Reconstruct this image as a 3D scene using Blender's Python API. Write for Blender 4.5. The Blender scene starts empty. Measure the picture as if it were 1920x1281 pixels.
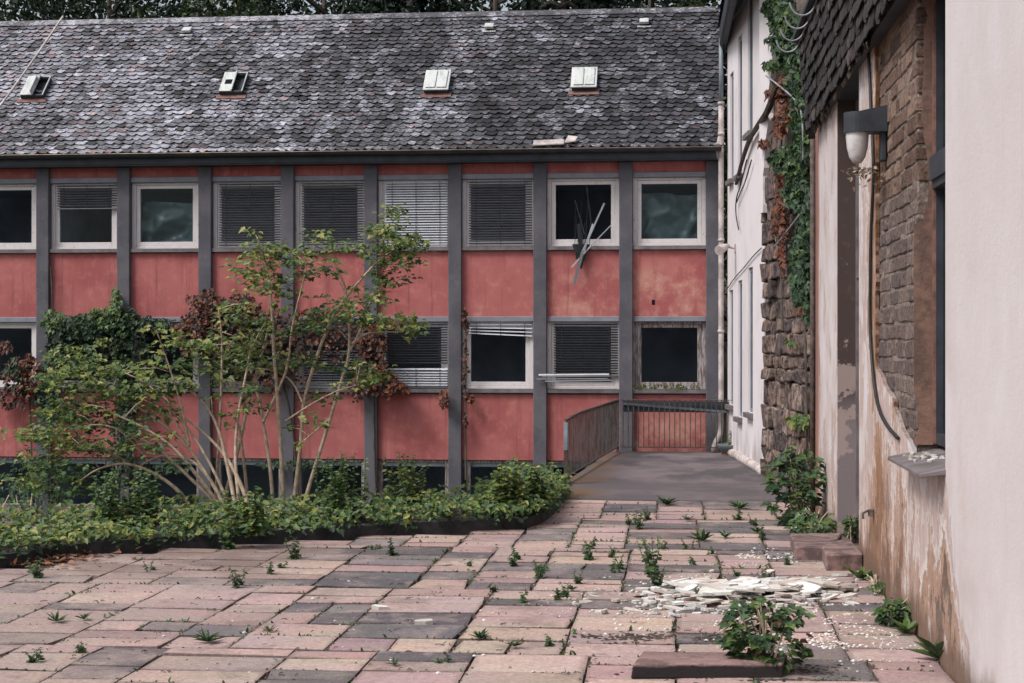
import bpy, math, random
from mathutils import Vector, noise as mnoise
R = random.Random(11)
S = bpy.context.scene
C = S.collection
V = Vector
# ------------------------------------------------------------------ camera model
F = 3000.0; TH = math.atan(300 / F); CS, SN = math.cos(TH), math.sin(TH); H = 2.2; CY = 640.5
def ray(u, v):
    dx = (u - 960) / F
    return V((-SN + dx * CS, CS + dx * SN, (CY - v) / F))
def onY(u, v, Y):
    d = ray(u, v); return V((0, 0, H)) + d * (Y / d.y)
def onX(u, v, X):
    d = ray(u, v); return V((0, 0, H)) + d * (X / d.x)
def onZ(u, v, z=0.0):
    d = ray(u, v); return V((0, 0, H)) + d * ((z - H) / d.z)
def onP(u, v, p0, n):
    d = ray(u, v); o = V((0, 0, H)); return o + d * ((p0 - o).dot(n) / d.dot(n))
def nz(x, y=0.0, z=0.0): return mnoise.noise(V((x, y, z)))
def lerp(a, b, t): return a + (b - a) * t
cam = bpy.data.cameras.new('camera'); co = bpy.data.objects.new('camera', cam); C.objects.link(co)
co.location = (0, 0, H); co.rotation_euler = (math.pi / 2, 0, TH)
cam.sensor_width = 36; cam.lens = F / 1920 * 36; cam.clip_end = 2000; cam.clip_start = 0.1
S.camera = co

# ------------------------------------------------------------------ mesh builder
def wloc(o):
    p = V((0, 0, 0))
    while o: p = p + o.location; o = o.parent
    return p
class MB:
    def __init__(s): s.v = []; s.f = []; s.m = []; s.c = []
    def face(s, pts, m=0, c=(1, 1, 1)):
        b = len(s.v); s.v += [V(p) for p in pts]; s.f.append(tuple(range(b, b + len(pts)))); s.m.append(m); s.c.append(c)
    def idx(s, base, fs, m=0, c=(1, 1, 1)):
        for f in fs: s.f.append(tuple(base + i for i in f)); s.m.append(m); s.c.append(c)
    def hexa(s, p, m=0, c=(1, 1, 1)):       # 8 points, bottom ccw 0-3, top 4-7
        b = len(s.v); s.v += [V(q) for q in p]
        s.idx(b, [(3, 2, 1, 0), (4, 5, 6, 7), (0, 1, 5, 4), (1, 2, 6, 5), (2, 3, 7, 6), (3, 0, 4, 7)], m, c)
    def box(s, x0, x1, y0, y1, z0, z1, m=0, c=(1, 1, 1)):
        s.hexa([(x0, y0, z0), (x1, y0, z0), (x1, y1, z0), (x0, y1, z0), (x0, y0, z1), (x1, y0, z1), (x1, y1, z1), (x0, y1, z1)], m, c)
    def bar(s, a, b, w, t, up=(0, -1, 0), m=0, c=(1, 1, 1)):   # flat bar a->b, width w, thickness t facing 'up'
        a = V(a); b = V(b); d = (b - a).normalized(); n = V(up); n = (n - d * n.dot(d)).normalized(); q = d.cross(n)
        P = []
        for e in (-t / 2, t / 2):
            for (base, sg) in ((a, -1), (b, -1), (b, 1), (a, 1)): P.append(base + q * (sg * w / 2) + n * e)
        s.hexa(P, m, c)
    def tube(s, pts, r, n=6, m=0, c=(1, 1, 1), cap=True):
        pts = [V(p) for p in pts]; k = len(pts)
        rr = r if isinstance(r, (list, tuple)) else [r] * k
        b = len(s.v); prev = None
        for i, p in enumerate(pts):
            d = (pts[min(i + 1, k - 1)] - pts[max(i - 1, 0)]).normalized()
            if prev is None:
                a = V((0, 0, 1)) if abs(d.z) < .9 else V((1, 0, 0)); x = d.cross(a).normalized()
            else: x = (prev - d * prev.dot(d)).normalized()
            prev = x; y = d.cross(x)
            for j in range(n):
                t = 2 * math.pi * j / n; s.v.append(p + x * (math.cos(t) * rr[i]) + y * (math.sin(t) * rr[i]))
        fs = []
        for i in range(k - 1):
            for j in range(n):
                fs.append((i * n + j, i * n + (j + 1) % n, (i + 1) * n + (j + 1) % n, (i + 1) * n + j))
        if cap: fs += [tuple(range(n - 1, -1, -1)), tuple((k - 1) * n + j for j in range(n))]
        s.idx(b, fs, m, c)
    def lathe(s, o, prof, n=16, m=0, c=(1, 1, 1), sx=1, sy=1, a0=0, a1=2 * math.pi):
        o = V(o); b = len(s.v); full = abs(a1 - a0 - 2 * math.pi) < 1e-6; nn = n if full else n + 1
        for (r, z) in prof:
            for j in range(nn):
                t = a0 + (a1 - a0) * j / n; s.v.append(o + V((math.cos(t) * r * sx, math.sin(t) * r * sy, z)))
        fs = []
        for i in range(len(prof) - 1):
            for j in range(n):
                j2 = (j + 1) % nn if full else j + 1
                fs.append((i * nn + j, i * nn + j2, (i + 1) * nn + j2, (i + 1) * nn + j))
        s.idx(b, fs, m, c)
    def leaf(s, p, d, n, L, W, c=(1, 1, 1), m=0, fold=.25, lobed=False):
        p = V(p); d = V(d).normalized(); n = V(n); n = n - d * n.dot(d)
        if n.length < 1e-4: n = d.orthogonal()
        n.normalize(); q = d.cross(n); b = len(s.v)
        if lobed:
            for (a, w, h) in ((0, 0, 0), (-.06, .3, .1), (.2, .36, .1), (.3, .62, .02), (.52, .3, .06), (.72, .2, .02), (1, 0, -.12),
                              (.72, -.2, .02), (.52, -.3, .06), (.3, -.62, .02), (.2, -.36, .1), (-.06, -.3, .1)):
                s.v.append(p + d * (a * L) + q * (w * W) + n * (h * L))
            s.idx(b, [(0, 1, 2, 3, 4, 5, 6), (0, 6, 7, 8, 9, 10, 11)], m, c)
        else:
            for (a, w) in ((0, 0), (.3, .5), (.68, .4), (1, 0), (.68, -.4), (.3, -.5)):
                s.v.append(p + d * (a * L) + q * (w * W) + n * (abs(w) * fold * W - a * a * .15 * L))
            s.idx(b, [(0, 1, 2, 3), (0, 3, 4, 5)], m, c)
    def build(s, name, mats, parent=None, smooth=False, bevel=0, segs=1):
        if not isinstance(mats, (list, tuple)): mats = [mats]
        me = bpy.data.meshes.new(name)
        if parent is not None: off = wloc(parent)
        else:
            xs = [p.x for p in s.v]; ys = [p.y for p in s.v]; zs = [p.z for p in s.v]
            off = V(((min(xs) + max(xs)) / 2, (min(ys) + max(ys)) / 2, min(zs)))
        me.from_pydata([p - off for p in s.v], [], s.f)
        for m in mats: me.materials.append(m)
        me.polygons.foreach_set('material_index', s.m)
        at = me.attributes.new('tint', 'FLOAT_COLOR', 'CORNER')
        flat = []
        for f, c in zip(s.f, s.c):
            if isinstance(c[0], (tuple, list)):
                for q in c: flat += [q[0], q[1], q[2], 1.0]
            else: flat += [c[0], c[1], c[2], 1.0] * len(f)
        at.data.foreach_set('color', flat)
        if smooth: me.polygons.foreach_set('use_smooth', [True] * len(s.f))
        me.update()
        o = bpy.data.objects.new(name, me); C.objects.link(o)
        if parent is not None: o.parent = parent
        else: o.location = off
        if bevel:
            bm = o.modifiers.new('bevel', 'BEVEL'); bm.width = bevel; bm.segments = segs; bm.limit_method = 'ANGLE'
        return o
def tag(o, label=None, cat=None, group=None, kind=None):
    if label: o['label'] = label
    if cat: o['category'] = cat
    if group: o['group'] = group
    if kind: o['kind'] = kind
    return o
def thing(name, loc, label, cat, group=None):
    o = bpy.data.objects.new(name, None); C.objects.link(o); o.location = loc; o.empty_display_size = .2
    return tag(o, label, cat, group)
def copy_tree(o, parent=None):
    c = o.copy(); C.objects.link(c)
    if parent: c.parent = parent
    for ch in list(o.children): copy_tree(ch, c)
    return c

# ------------------------------------------------------------------ materials
class NT:
    def __init__(s, name):
        s.mat = bpy.data.materials.new(name); s.mat.use_nodes = True; s.t = s.mat.node_tree; s.t.nodes.clear()
        s.out = s.t.nodes.new('ShaderNodeOutputMaterial')
    def set(s, sock, v):
        if isinstance(v, bpy.types.NodeSocket): s.t.links.new(v, sock)
        elif isinstance(v, (tuple, list)) and len(v) == 3 and sock.type == 'RGBA': sock.default_value = (*v, 1)
        else: sock.default_value = v
    def n(s, typ, out=0, props=None, **kw):
        nd = s.t.nodes.new(typ)
        for k, v in (props or {}).items(): setattr(nd, k, v)
        for k, v in kw.items():
            s.set(nd.inputs[k.replace('_', ' ')], v)
        return nd.outputs[out]
    def math(s, op, a, b=None, c=None, clamp=False):
        nd = s.t.nodes.new('ShaderNodeMath'); nd.operation = op; nd.use_clamp = clamp
        for i, v in enumerate((a, b, c)):
            if v is not None: s.set(nd.inputs[i], v)
        return nd.outputs[0]
    def ss(s, v, a, b, lo=0.0, hi=1.0):
        nd = s.t.nodes.new('ShaderNodeMapRange'); nd.interpolation_type = 'SMOOTHSTEP'
        for k, q in (('Value', v), ('From Min', a), ('From Max', b), ('To Min', lo), ('To Max', hi)): s.set(nd.inputs[k], q)
        return nd.outputs[0]
    def mix(s, f, a, b, typ='MIX'):
        nd = s.t.nodes.new('ShaderNodeMix'); nd.data_type = 'RGBA'; nd.blend_type = typ
        s.set(nd.inputs[0], f); s.set(nd.inputs[6], a); s.set(nd.inputs[7], b); return nd.outputs[2]
    def pos(s): return s.n('ShaderNodeNewGeometry')
    def xyz(s, v=None):
        nd = s.t.nodes.new('ShaderNodeSeparateXYZ'); s.set(nd.inputs[0], v or s.pos()); return nd.outputs
    def noise(s, scale, detail=4, rough=.6, vec=None, stretch=None, off=0.0):
        v = vec or s.pos()
        if stretch:
            v = s.n('ShaderNodeVectorMath', props={'operation': 'MULTIPLY'}, Vector=v) if False else s.vm(v, stretch)
        if off: v = s.va(v, (off, off * .7, off * 1.3))
        return s.n('ShaderNodeTexNoise', Vector=v, Scale=scale, Detail=detail, Roughness=rough)
    def vm(s, v, m):
        nd = s.t.nodes.new('ShaderNodeVectorMath'); nd.operation = 'MULTIPLY'; s.set(nd.inputs[0], v); nd.inputs[1].default_value = m; return nd.outputs[0]
    def va(s, v, m):
        nd = s.t.nodes.new('ShaderNodeVectorMath'); nd.operation = 'ADD'; s.set(nd.inputs[0], v); s.set(nd.inputs[1], m); return nd.outputs[0]
    def tint(s): return s.n('ShaderNodeAttribute', props={'attribute_name': 'tint'})
    def rnd(s): return s.n('ShaderNodeObjectInfo', out=5)
    def bsdf(s, col, rough=.8, bump=None, bstr=.3, bdist=.02, metal=0.0, spec=.3, transl=0.0):
        nd = s.t.nodes.new('ShaderNodeBsdfPrincipled')
        s.set(nd.inputs['Base Color'], col); s.set(nd.inputs['Roughness'], rough); nd.inputs['Metallic'].default_value = metal
        nd.inputs['Specular IOR Level'].default_value = spec
        if bump is not None:
            b = s.t.nodes.new('ShaderNodeBump'); s.set(b.inputs['Height'], bump); b.inputs['Strength'].default_value = bstr; b.inputs['Distance'].default_value = bdist
            s.t.links.new(b.outputs[0], nd.inputs['Normal'])
        o = nd.outputs[0]
        if transl:
            tr = s.t.nodes.new('ShaderNodeBsdfTranslucent'); s.set(tr.inputs[0], col)
            mx = s.t.nodes.new('ShaderNodeMixShader'); mx.inputs[0].default_value = transl
            s.t.links.new(o, mx.inputs[1]); s.t.links.new(tr.outputs[0], mx.inputs[2]); o = mx.outputs[0]
        s.t.links.new(o, s.out.inputs[0]); return s.mat
def simple(name, col, rough=.7, var=.25, scale=6, metal=0.0, spec=.3, bstr=.15, stretch=None):
    t = NT(name); nn = t.noise(scale, 6, .65, stretch=stretch)
    k = t.ss(nn, .3, .7, 1 - var, 1 + var)
    c = t.mix(1, (*col,), t.n('ShaderNodeCombineColor', Red=k, Green=k, Blue=k), 'MULTIPLY')
    return t.bsdf(c, rough, nn, bstr, .01, metal, spec)
def tinted(name, rough=.8, var=.25, scale=12, bstr=.2, transl=0.0, spec=.25, bdist=.01):
    t = NT(name); nn = t.noise(scale, 5, .65); k = t.ss(nn, .3, .7, 1 - var, 1 + var)
    c = t.mix(1, t.tint(), t.n('ShaderNodeCombineColor', Red=k, Green=k, Blue=k), 'MULTIPLY')
    return t.bsdf(c, rough, nn if bstr else None, bstr, bdist, 0, spec, transl)
M = {}
M['leaf'] = tinted('leaf', .5, .2, 9, 0, .28, .35)
M['bark'] = simple('bark', (.42, .33, .25), .8, .35, 14)
M['bark_dark'] = simple('bark_dark', (.09, .075, .06), .9, .35, 4)
M['dark'] = simple('pale_room_plaster', (.44, .50, .58), .9, .2, 1, spec=.1)
M['black'] = simple('black_hole_shade', (.012, .013, .016), .95, .2, 3, spec=.05)  # black colour painting the shade inside holes that are not cut
M['gutter'] = simple('dark_zinc', (.035, .04, .05), .55, .3, 3)
M['tan_edge'] = simple('weathered_edge', (.30, .22, .17), .8, .4, 3)
M['alu'] = simple('grey_strip', (.20, .21, .25), .5, .15, 3)
M['sill'] = simple('sill_metal', (.15, .13, .135), .6, .3, 4)
M['steel'] = simple('steel', (.25, .26, .28), .45, .3, 8)
M['rust'] = simple('rusty_iron', (.075, .055, .05), .75, .5, 12)
M['cable'] = simple('black_cable', (.02, .02, .022), .6, .2, 10)
M['pipe_grey'] = simple('zinc_pipe', (.17, .2, .23), .5, .25, 3)
M['pipe_pale'] = simple('pale_pipe', (.42, .37, .36), .6, .35, 4)
M['soil'] = simple('soil', (.055, .042, .036), .95, .5, 6)
M['kerb'] = simple('dark_stone', (.04, .038, .042), .85, .4, 5)
M['tub'] = simple('grey_plastic', (.11, .13, .14), .5, .2, 5)
M['mortar'] = simple('old_mortar', (.16, .13, .115), .95, .4, 6)
M['ply'] = simple('bare_mineral', (.42, .36, .32), .95, .25, 5)
M['stone'] = tinted('rubble_stone', .9, .75, 7, 1.0, 0, .2, .08)
M['flake'] = tinted('plaster_flake', .9, .12, 20, .2)
M['blind'] = tinted('blind_slat', .45, .12, 5, 0, 0, .4)
M['concrete'] = simple('concrete', (.22, .21, .2), .9, .3, 5)
t = NT('weathered_white_frame'); a = t.noise(7, 6, .7); b = t.noise(30, 5, .7, stretch=(1, 1, .25))
c = t.mix(t.ss(b, .58, .72), t.mix(a, (.68, .645, .655), (.56, .52, .53)), (.26, .21, .19)); M['frame'] = t.bsdf(c, .6, b, .2, .01)
t = NT('bare_wood_frame'); b = t.noise(24, 6, .7, stretch=(1, 1, .15))
c = t.mix(t.ss(b, .42, .58), (.36, .32, .33), (.13, .10, .09)); M['frame_worn'] = t.bsdf(c, .8, b, .3, .01)
# tarpaulin, glass, milk glass
t = NT('teal_tarp'); a = t.noise(3, 4); M['tarp'] = t.bsdf(t.mix(a, (.042, .07, .085), (.085, .12, .14)), .3, None, spec=.5)
t = NT('window_glass'); g = t.t.nodes.new('ShaderNodeBsdfGlossy'); g.inputs['Roughness'].default_value = .04; g.inputs[0].default_value = (.8, .85, .85, 1)
tr = t.t.nodes.new('ShaderNodeBsdfTransparent'); tr.inputs[0].default_value = (.88, .92, .92, 1)
fr = t.n('ShaderNodeFresnel', IOR=1.45); mx = t.t.nodes.new('ShaderNodeMixShader'); t.t.links.new(t.math('MULTIPLY', fr, .3), mx.inputs[0]); t.t.links.new(tr.outputs[0], mx.inputs[1]); t.t.links.new(g.outputs[0], mx.inputs[2])
t.t.links.new(mx.outputs[0], t.out.inputs[0]); M['glass'] = t.mat
t = NT('opal_glass'); p = t.xyz(); nn = t.noise(9, 5)
M['opal'] = t.bsdf(t.mix(t.ss(nn, .45, .75), (.55, .54, .56), (.33, .25, .2)), .3, None, spec=.5)
# red render; tint.r = how far it has faded to ochre
t = NT('red_render'); tn = t.n('ShaderNodeSeparateColor', Color=t.tint()); rx = t.t.nodes[-1]
rr = [q for q in t.t.nodes if q.type == 'SEPARATE_COLOR'][0].outputs
off = t.math('MULTIPLY', t.rnd(), 40.0); ov = t.n('ShaderNodeCombineXYZ', X=off, Y=off, Z=off); vec = t.va(t.pos(), ov)
a = t.noise(1.1, 3, .5, vec=vec); b = t.noise(5, 7, .72, vec=vec); d = t.noise(60, 3, .6)
base = t.mix(t.ss(a, .3, .7), (.315, .088, .088), (.395, .13, .125)); base = t.mix(t.ss(b, .45, .75), base, (.46, .165, .15))
gen = t.xyz(t.n('ShaderNodeTexCoord'))[2]
pk = t.ss(t.math('ADD', t.math('MULTIPLY', t.math('ADD', a, b), .5), rr[0]), .72, 1.02)
base = t.mix(t.math('MULTIPLY', t.math('MULTIPLY', pk, t.ss(t.math('ADD', gen, t.math('MULTIPLY', b, .5)), 1.15, .8)), .85), base, (.52, .33, .25))
zz = t.math('ADD', t.math('MULTIPLY', b, .8), t.math('MULTIPLY', rr[1], 1.0))
base = t.mix(t.ss(zz, .95, 1.3), base, (.12, .055, .06))
st = t.noise(3.5, 5, .65, vec=vec, stretch=(1.8, 1, .10)); base = t.mix(t.ss(st, .52, .72, 0, .6), base, (.19, .06, .062)); st2 = t.noise(5, 5, .7, vec=vec, stretch=(1.8, 1, .14), off=7.0); base = t.mix(t.ss(st2, .6, .75, 0, .5), base, (.47, .22, .19))
M['red'] = t.bsdf(base, .9, t.math('ADD', d, b), .25, .006)
# pilasters
t = NT('grey_render'); off = t.math('MULTIPLY', t.rnd(), 30.0); vec = t.va(t.pos(), t.n('ShaderNodeCombineXYZ', X=off, Y=off, Z=off))
a = t.noise(1.3, 5, .65, vec=vec); b = t.noise(9, 6, .7, vec=vec); tn = t.n('ShaderNodeSeparateColor', Color=t.tint())
c = t.mix(t.ss(a, .35, .65), (.078, .078, .094), (.118, .114, .131)); c = t.mix(t.ss(b, .55, .75, 0, .5), c, (.2, .17, .175))
c = t.mix(t.math('MULTIPLY', t.ss(t.math('ADD', t.math('MULTIPLY', t.math('ADD', a, b), .5), tn), .75, 1.0), .8), c, (.26, .19, .17))
M['pil'] = t.bsdf(c, .9, b, .25, .01)
# roof slates
t = NT('roof_slate'); a = t.noise(14, 6, .76, stretch=(.8, 1.5, 1.5)); b = t.noise(60, 4, .7); g = t.noise(.5, 5, .65); g2 = t.noise(2.2, 4, .6, off=5.0); px = t.xyz()
fac = t.ss(t.math('ADD', t.math('ADD', a, t.math('MULTIPLY', t.math('SUBTRACT', g, .5), .45)), t.math('ADD', t.math('MULTIPLY', t.math('SUBTRACT', g2, .5), .45), t.ss(px[0], -2, -12, -.06, .04))), .46, .60)
c = t.mix(fac, t.mix(1, t.tint(), (.23, .23, .25), 'MULTIPLY'), t.mix(1, t.tint(), (1.16, 1.17, 1.24), 'MULTIPLY')); c = t.mix(t.ss(b, .56, .72, 0, .75), c, (.03, .031, .033))
M['slate'] = t.bsdf(c, .62, a, .3, .01, spec=.4)
t = NT('wall_slate'); a = t.noise(9, 5, .7); M['slate_dark'] = t.bsdf(t.mix(1, t.tint(), t.mix(a, (.5, .5, .5), (1.3, 1.2, 1.2)), 'MULTIPLY'), .7, a, .3, .01)
# paving
t = NT('paving'); a = t.noise(3, 6, .7); b = t.noise(26, 6, .75); g = t.noise(.7, 4, .65); sp = t.noise(140, 2, .5); p = t.xyz()
k = t.ss(b, .3, .72, .72, 1.25); c = t.mix(1, t.tint(), t.n('ShaderNodeCombineColor', Red=k, Green=k, Blue=k), 'MULTIPLY')
c = t.mix(t.ss(a, .50, .70, 0, .6), c, (.33, .255, .225)); c = t.mix(t.ss(a, .44, .30, 0, .6), c, (.085, .07, .068)); a2 = t.noise(9, 6, .75, off=4.0); c = t.mix(t.ss(a2, .56, .72, 0, .45), c, (.12, .09, .085))
g3 = t.noise(1.6, 7, .72, off=9.0); c = t.mix(t.ss(g3, .50, .66, 0, .6), c, (.17, .125, .115)); c = t.mix(t.ss(g3, .47, .34, 0, .4), c, (.34, .265, .24))
dm = t.math('ADD', t.math('MULTIPLY', t.math('ADD', g, a), .5), t.ss(p[0], -2.0, -5.5, 0, .17))
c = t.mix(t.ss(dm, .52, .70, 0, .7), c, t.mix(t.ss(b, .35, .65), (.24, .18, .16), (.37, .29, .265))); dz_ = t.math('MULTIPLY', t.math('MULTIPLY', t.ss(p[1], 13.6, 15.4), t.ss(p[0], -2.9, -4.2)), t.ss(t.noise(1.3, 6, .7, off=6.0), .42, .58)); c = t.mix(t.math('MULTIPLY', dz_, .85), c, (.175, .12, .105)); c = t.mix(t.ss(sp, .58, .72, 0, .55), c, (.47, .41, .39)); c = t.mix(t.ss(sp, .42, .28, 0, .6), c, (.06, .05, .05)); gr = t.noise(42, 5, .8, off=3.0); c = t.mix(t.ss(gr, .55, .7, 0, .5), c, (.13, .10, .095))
M['paver'] = t.bsdf(c, .88, t.math('ADD', b, t.math('MULTIPLY', sp, .5)), .35, .01)
t = NT('joint_soil'); a = t.noise(5, 5, .7); b = t.noise(40, 4, .7)
M['joint'] = t.bsdf(t.mix(t.ss(a, .4, .65), t.mix(b, (.035, .03, .028), (.11, .085, .075)), (.20, .145, .12)), .95, b, .5, .02)
t = NT('asphalt'); a = t.noise(.8, 5, .65); b = t.noise(60, 4, .8); p = t.xyz()
c = t.mix(t.ss(a, .38, .62), (.085, .072, .082), (.15, .12, .128)); w = t.noise(.9, 4, .6, stretch=(.8, .4, 1), off=3.3)
c = t.mix(t.math('MULTIPLY', t.ss(w, .45, .55), t.ss(p[1], 24.0, 27.0, .3, 1.0)), c, (.05, .047, .055)); c = t.mix(t.ss(b, .35, .7, 0, .35), c, (.19, .16, .16))
c = t.mix(t.math('MULTIPLY', t.ss(p[0], -.75, -1.35), t.ss(a, .35, .6)), c, (.12, .075, .045))
M['asphalt'] = t.bsdf(c, .8, b, .4, .01)
t = NT('ground_soil'); a = t.noise(.5, 6); M['ground'] = t.bsdf(t.mix(a, (.05, .055, .035), (.09, .08, .055)), .95)
# white far wall
t = NT('white_render'); a = t.noise(.7, 5, .6); b = t.noise(2.2, 6, .7, stretch=(1, 1, .3)); p = t.xyz()
c = t.mix(t.ss(a, .4, .7), (.66, .62, .645), (.58, .54, .56)); c = t.mix(t.ss(b, .56, .72, 0, .7), c, (.34, .29, .28))
c = t.mix(t.math('MULTIPLY', t.ss(p[2], .8, 0), t.ss(b, .4, .6)), c, (.30, .26, .25)); M['white'] = t.bsdf(c, .9, a, .15)
# near wall: lilac-white paint peeling off ochre plaster
t = NT('peeling_plaster'); P = t.pos(); X_, Y_, Z_ = t.xyz(P)
big = t.noise(.9, 6, .62, vec=P); mid = t.noise(2.0, 9, .7, vec=P, stretch=(1, 1, .6)); fine = t.noise(15, 7, .74, vec=P); strk = t.noise(5, 8, .72, vec=P, stretch=(1, 2.4, .13)); sp = t.noise(75, 3, .6)
A = lambda *q: q[0] if len(q) == 1 else t.math('ADD', q[0], A(*q[1:]))
Mu = lambda a_, b_: t.math('MULTIPLY', a_, b_)
lvl = A(Mu(mid, 1.0), Mu(fine, .2), Mu(strk, .12))                         # about .66 on average
edge = t.math('SUBTRACT', Y_, A(9.55, Mu(Z_, .75)))                         # > 0 : the damp, damaged part beyond the sound paint
bias = A(t.ss(edge, -.2, .9, -.42, 0.0), Mu(t.ss(Z_, 1.6, -.05), .19), Mu(t.ss(t.math('ABSOLUTE', t.math('SUBTRACT', Y_, 14.75)), .9, .1), .14), Mu(t.ss(Y_, 20.2, 20.8), .25), Mu(t.ss(Y_, 15.2, 16.4), -.09), Mu(t.math('MULTIPLY', t.ss(Y_, 12.5, 13.1), t.ss(Y_, 15.2, 14.6)), .07))
L = A(lvl, bias)
white_ = t.mix(t.ss(mid, .35, .7), t.mix(t.ss(big, .35, .65), (.60, .56, .575), (.54, .49, .495)), (.56, .51, .515)); beige = t.mix(t.ss(strk, .35, .65), (.48, .375, .355), (.40, .30, .275)); tan = t.mix(t.ss(fine, .35, .7), (.40, .265, .20), (.27, .17, .125)); dark_ = t.mix(t.ss(fine, .4, .65), (.10, .068, .055), (.20, .135, .105))
c = t.mix(t.ss(L, .625, .645), white_, beige); rimw = Mu(t.ss(L, .735, .75), t.ss(L, .80, .785)); c = t.mix(Mu(rimw, .75), c, (.64, .60, .595)); c = t.mix(t.ss(L, .785, .80), c, tan); c = t.mix(t.ss(L, .885, .91), c, dark_)
soft = Mu(t.ss(edge, -1.0, .2), t.ss(t.noise(1.4, 5, .6, off=3.0), .4, .6)); c = t.mix(Mu(soft, .45), c, (.45, .36, .33))
c = t.mix(Mu(t.ss(strk, .55, .7), t.ss(edge, -1.0, 1.5, .10, .38)), c, (.26, .175, .14))
rust = t.mix(fine, (.30, .125, .055), (.13, .06, .035))
rs = Mu(t.ss(Z_, 1.1, .1), Mu(t.ss(Y_, 12.2, 13.0), t.ss(Y_, 16.2, 15.2))); c = t.mix(Mu(rs, t.ss(A(Mu(strk, .6), Mu(mid, 1.3)), .92, 1.12, .0, .9)), c, rust)
e1 = Mu(t.ss(Y_, 15.25, 14.8), t.ss(Y_, 13.9, 14.5)); c = t.mix(Mu(e1, t.ss(A(strk, mid), .88, 1.1, .1, .85)), c, t.mix(fine, (.36, .17, .07), (.2, .10, .06)))
e2 = t.ss(A(Y_, Mu(strk, .9)), 20.55, 20.95); c = t.mix(Mu(e2, .9), c, t.mix(t.ss(strk, .4, .6), (.30, .13, .09), (.15, .065, .05)))
foot = t.ss(A(Z_, Mu(mid, -.5)), .06, -.16); c = t.mix(Mu(foot, .85), c, (.14, .085, .06))
c = t.mix(t.ss(sp, .66, .74, 0, .2), c, (.2, .15, .13)); step = A(t.ss(L, .625, .645), t.ss(L, .785, .80), t.ss(L, .885, .91))
M['plaster'] = t.bsdf(c, .9, A(Mu(step, -1.2), Mu(fine, .8), Mu(sp, .35), Mu(big, 2.0)), .45, .012)
# block wall under the lost plaster
t = NT('bare_blocks'); P = t.pos(); fine = t.noise(22, 8, .78, vec=P); mid = t.noise(5, 7, .72, vec=P); strk = t.noise(9, 6, .7, vec=P)
k = t.ss(fine, .32, .68, .45, 1.5); c = t.mix(1, t.tint(), t.n('ShaderNodeCombineColor', Red=k, Green=k, Blue=k), 'MULTIPLY'); c = t.mix(t.ss(mid, .56, .64, 0, .75), c, (.36, .275, .235)); c = t.mix(t.ss(strk, .44, .34, 0, .85), c, (.035, .027, .027))
M['block'] = t.bsdf(c, .95, t.math('ADD', t.math('MULTIPLY', fine, 1.4), t.math('MULTIPLY', mid, 1.2)), 1.0, .035)
t = NT('crumbling_mortar'); fine = t.noise(20, 7, .75); M['mortar2'] = t.bsdf(t.mix(t.ss(fine, .35, .65), (.10, .078, .07), (.34, .27, .235)), .95, fine, .9, .03)
t = NT('jamb_paint'); P = t.pos(); X_, Y_, Z_ = t.xyz(P); a = t.noise(2.4, 6, .6, off=2.0); b = t.noise(9, 5, .7)
c = t.mix(t.ss(Z_, 1.8, 1.2), (.062, .042, .04), (.20, .165, .175)); c = t.mix(t.ss(t.math('ADD', a, t.ss(Z_, 3.2, 1.0, 0, .12)), .6, .63, 0, .8), c, (.36, .28, .26)); c = t.mix(t.ss(b, .55, .8, 0, .5), c, (.16, .1, .08))
M['jamb'] = t.bsdf(c, .8, a, .2)
t = NT('jamb_brown'); a = t.noise(3, 7, .7, off=1.0); b = t.noise(16, 6, .7)
M['jamb_brown'] = t.bsdf(t.mix(t.ss(a, .42, .6), t.mix(b, (.10, .065, .055), (.15, .095, .075)), (.22, .13, .10)), .9, b, .6, .02)
t = NT('step_stone'); a = t.noise(5, 7, .7); b = t.noise(40, 5, .7)
M['step'] = t.bsdf(t.mix(1, t.mix(t.ss(a, .4, .6), (.27, .175, .165), (.10, .07, .068)), t.mix(b, (.7, .7, .7), (1.2, 1.2, 1.2)), 'MULTIPLY'), .85, b, .3, .01)
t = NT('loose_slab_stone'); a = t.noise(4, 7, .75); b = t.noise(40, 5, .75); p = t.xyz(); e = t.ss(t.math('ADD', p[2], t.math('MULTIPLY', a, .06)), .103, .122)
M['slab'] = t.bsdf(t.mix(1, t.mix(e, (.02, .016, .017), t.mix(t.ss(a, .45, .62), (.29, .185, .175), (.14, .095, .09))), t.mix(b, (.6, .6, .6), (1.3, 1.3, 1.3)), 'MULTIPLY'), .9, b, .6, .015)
t = NT('skylight_lid'); a = t.noise(6, 5, .7, stretch=(1.5, .4, .4)); M['lid'] = t.bsdf(t.mix(t.ss(a, .45, .7), (.52, .54, .53), (.33, .35, .34)), .4, None, spec=.5)
M['flash'] = simple('rusty_flashing', (.17, .09, .075), .7, .4, 8)

# ------------------------------------------------------------------ ground, terrace, path, bed
mb = MB(); mb.face([(-400, -200, -2.0), (400, -200, -2.0), (400, 46, -2.0), (-400, 46, -2.0)]); tag(mb.build('ground', M['ground']), kind='structure')
mb = MB()
hx = [-400 + 20 * i for i in range(41)]; hy = [46, 52, 60, 72, 90, 120, 160]; hz = [-2.0, 0.5, 3, 6, 9, 12, 14]
for i in range(40):
    for j in range(6):
        q = lambda a, b: (hx[a], hy[b], hz[b] + (nz(hx[a] * .03, hy[b] * .03) * 1.2 if b else 0))
        mb.face([q(i, j), q(i + 1, j), q(i + 1, j + 1), q(i, j + 1)])
tag(mb.build('hill', M['ground'], smooth=True), kind='structure')
kerb = [V((-12.5, 6.0, 0)), V((-9.4, 10.6, 0)), V((-7.9, 13.0, 0))]
for (u, v) in ((0, 1066), (120, 1044), (280, 1031), (480, 1018), (700, 1004), (900, 996), (1005, 991)): kerb.append(onZ(u, v))
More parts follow.
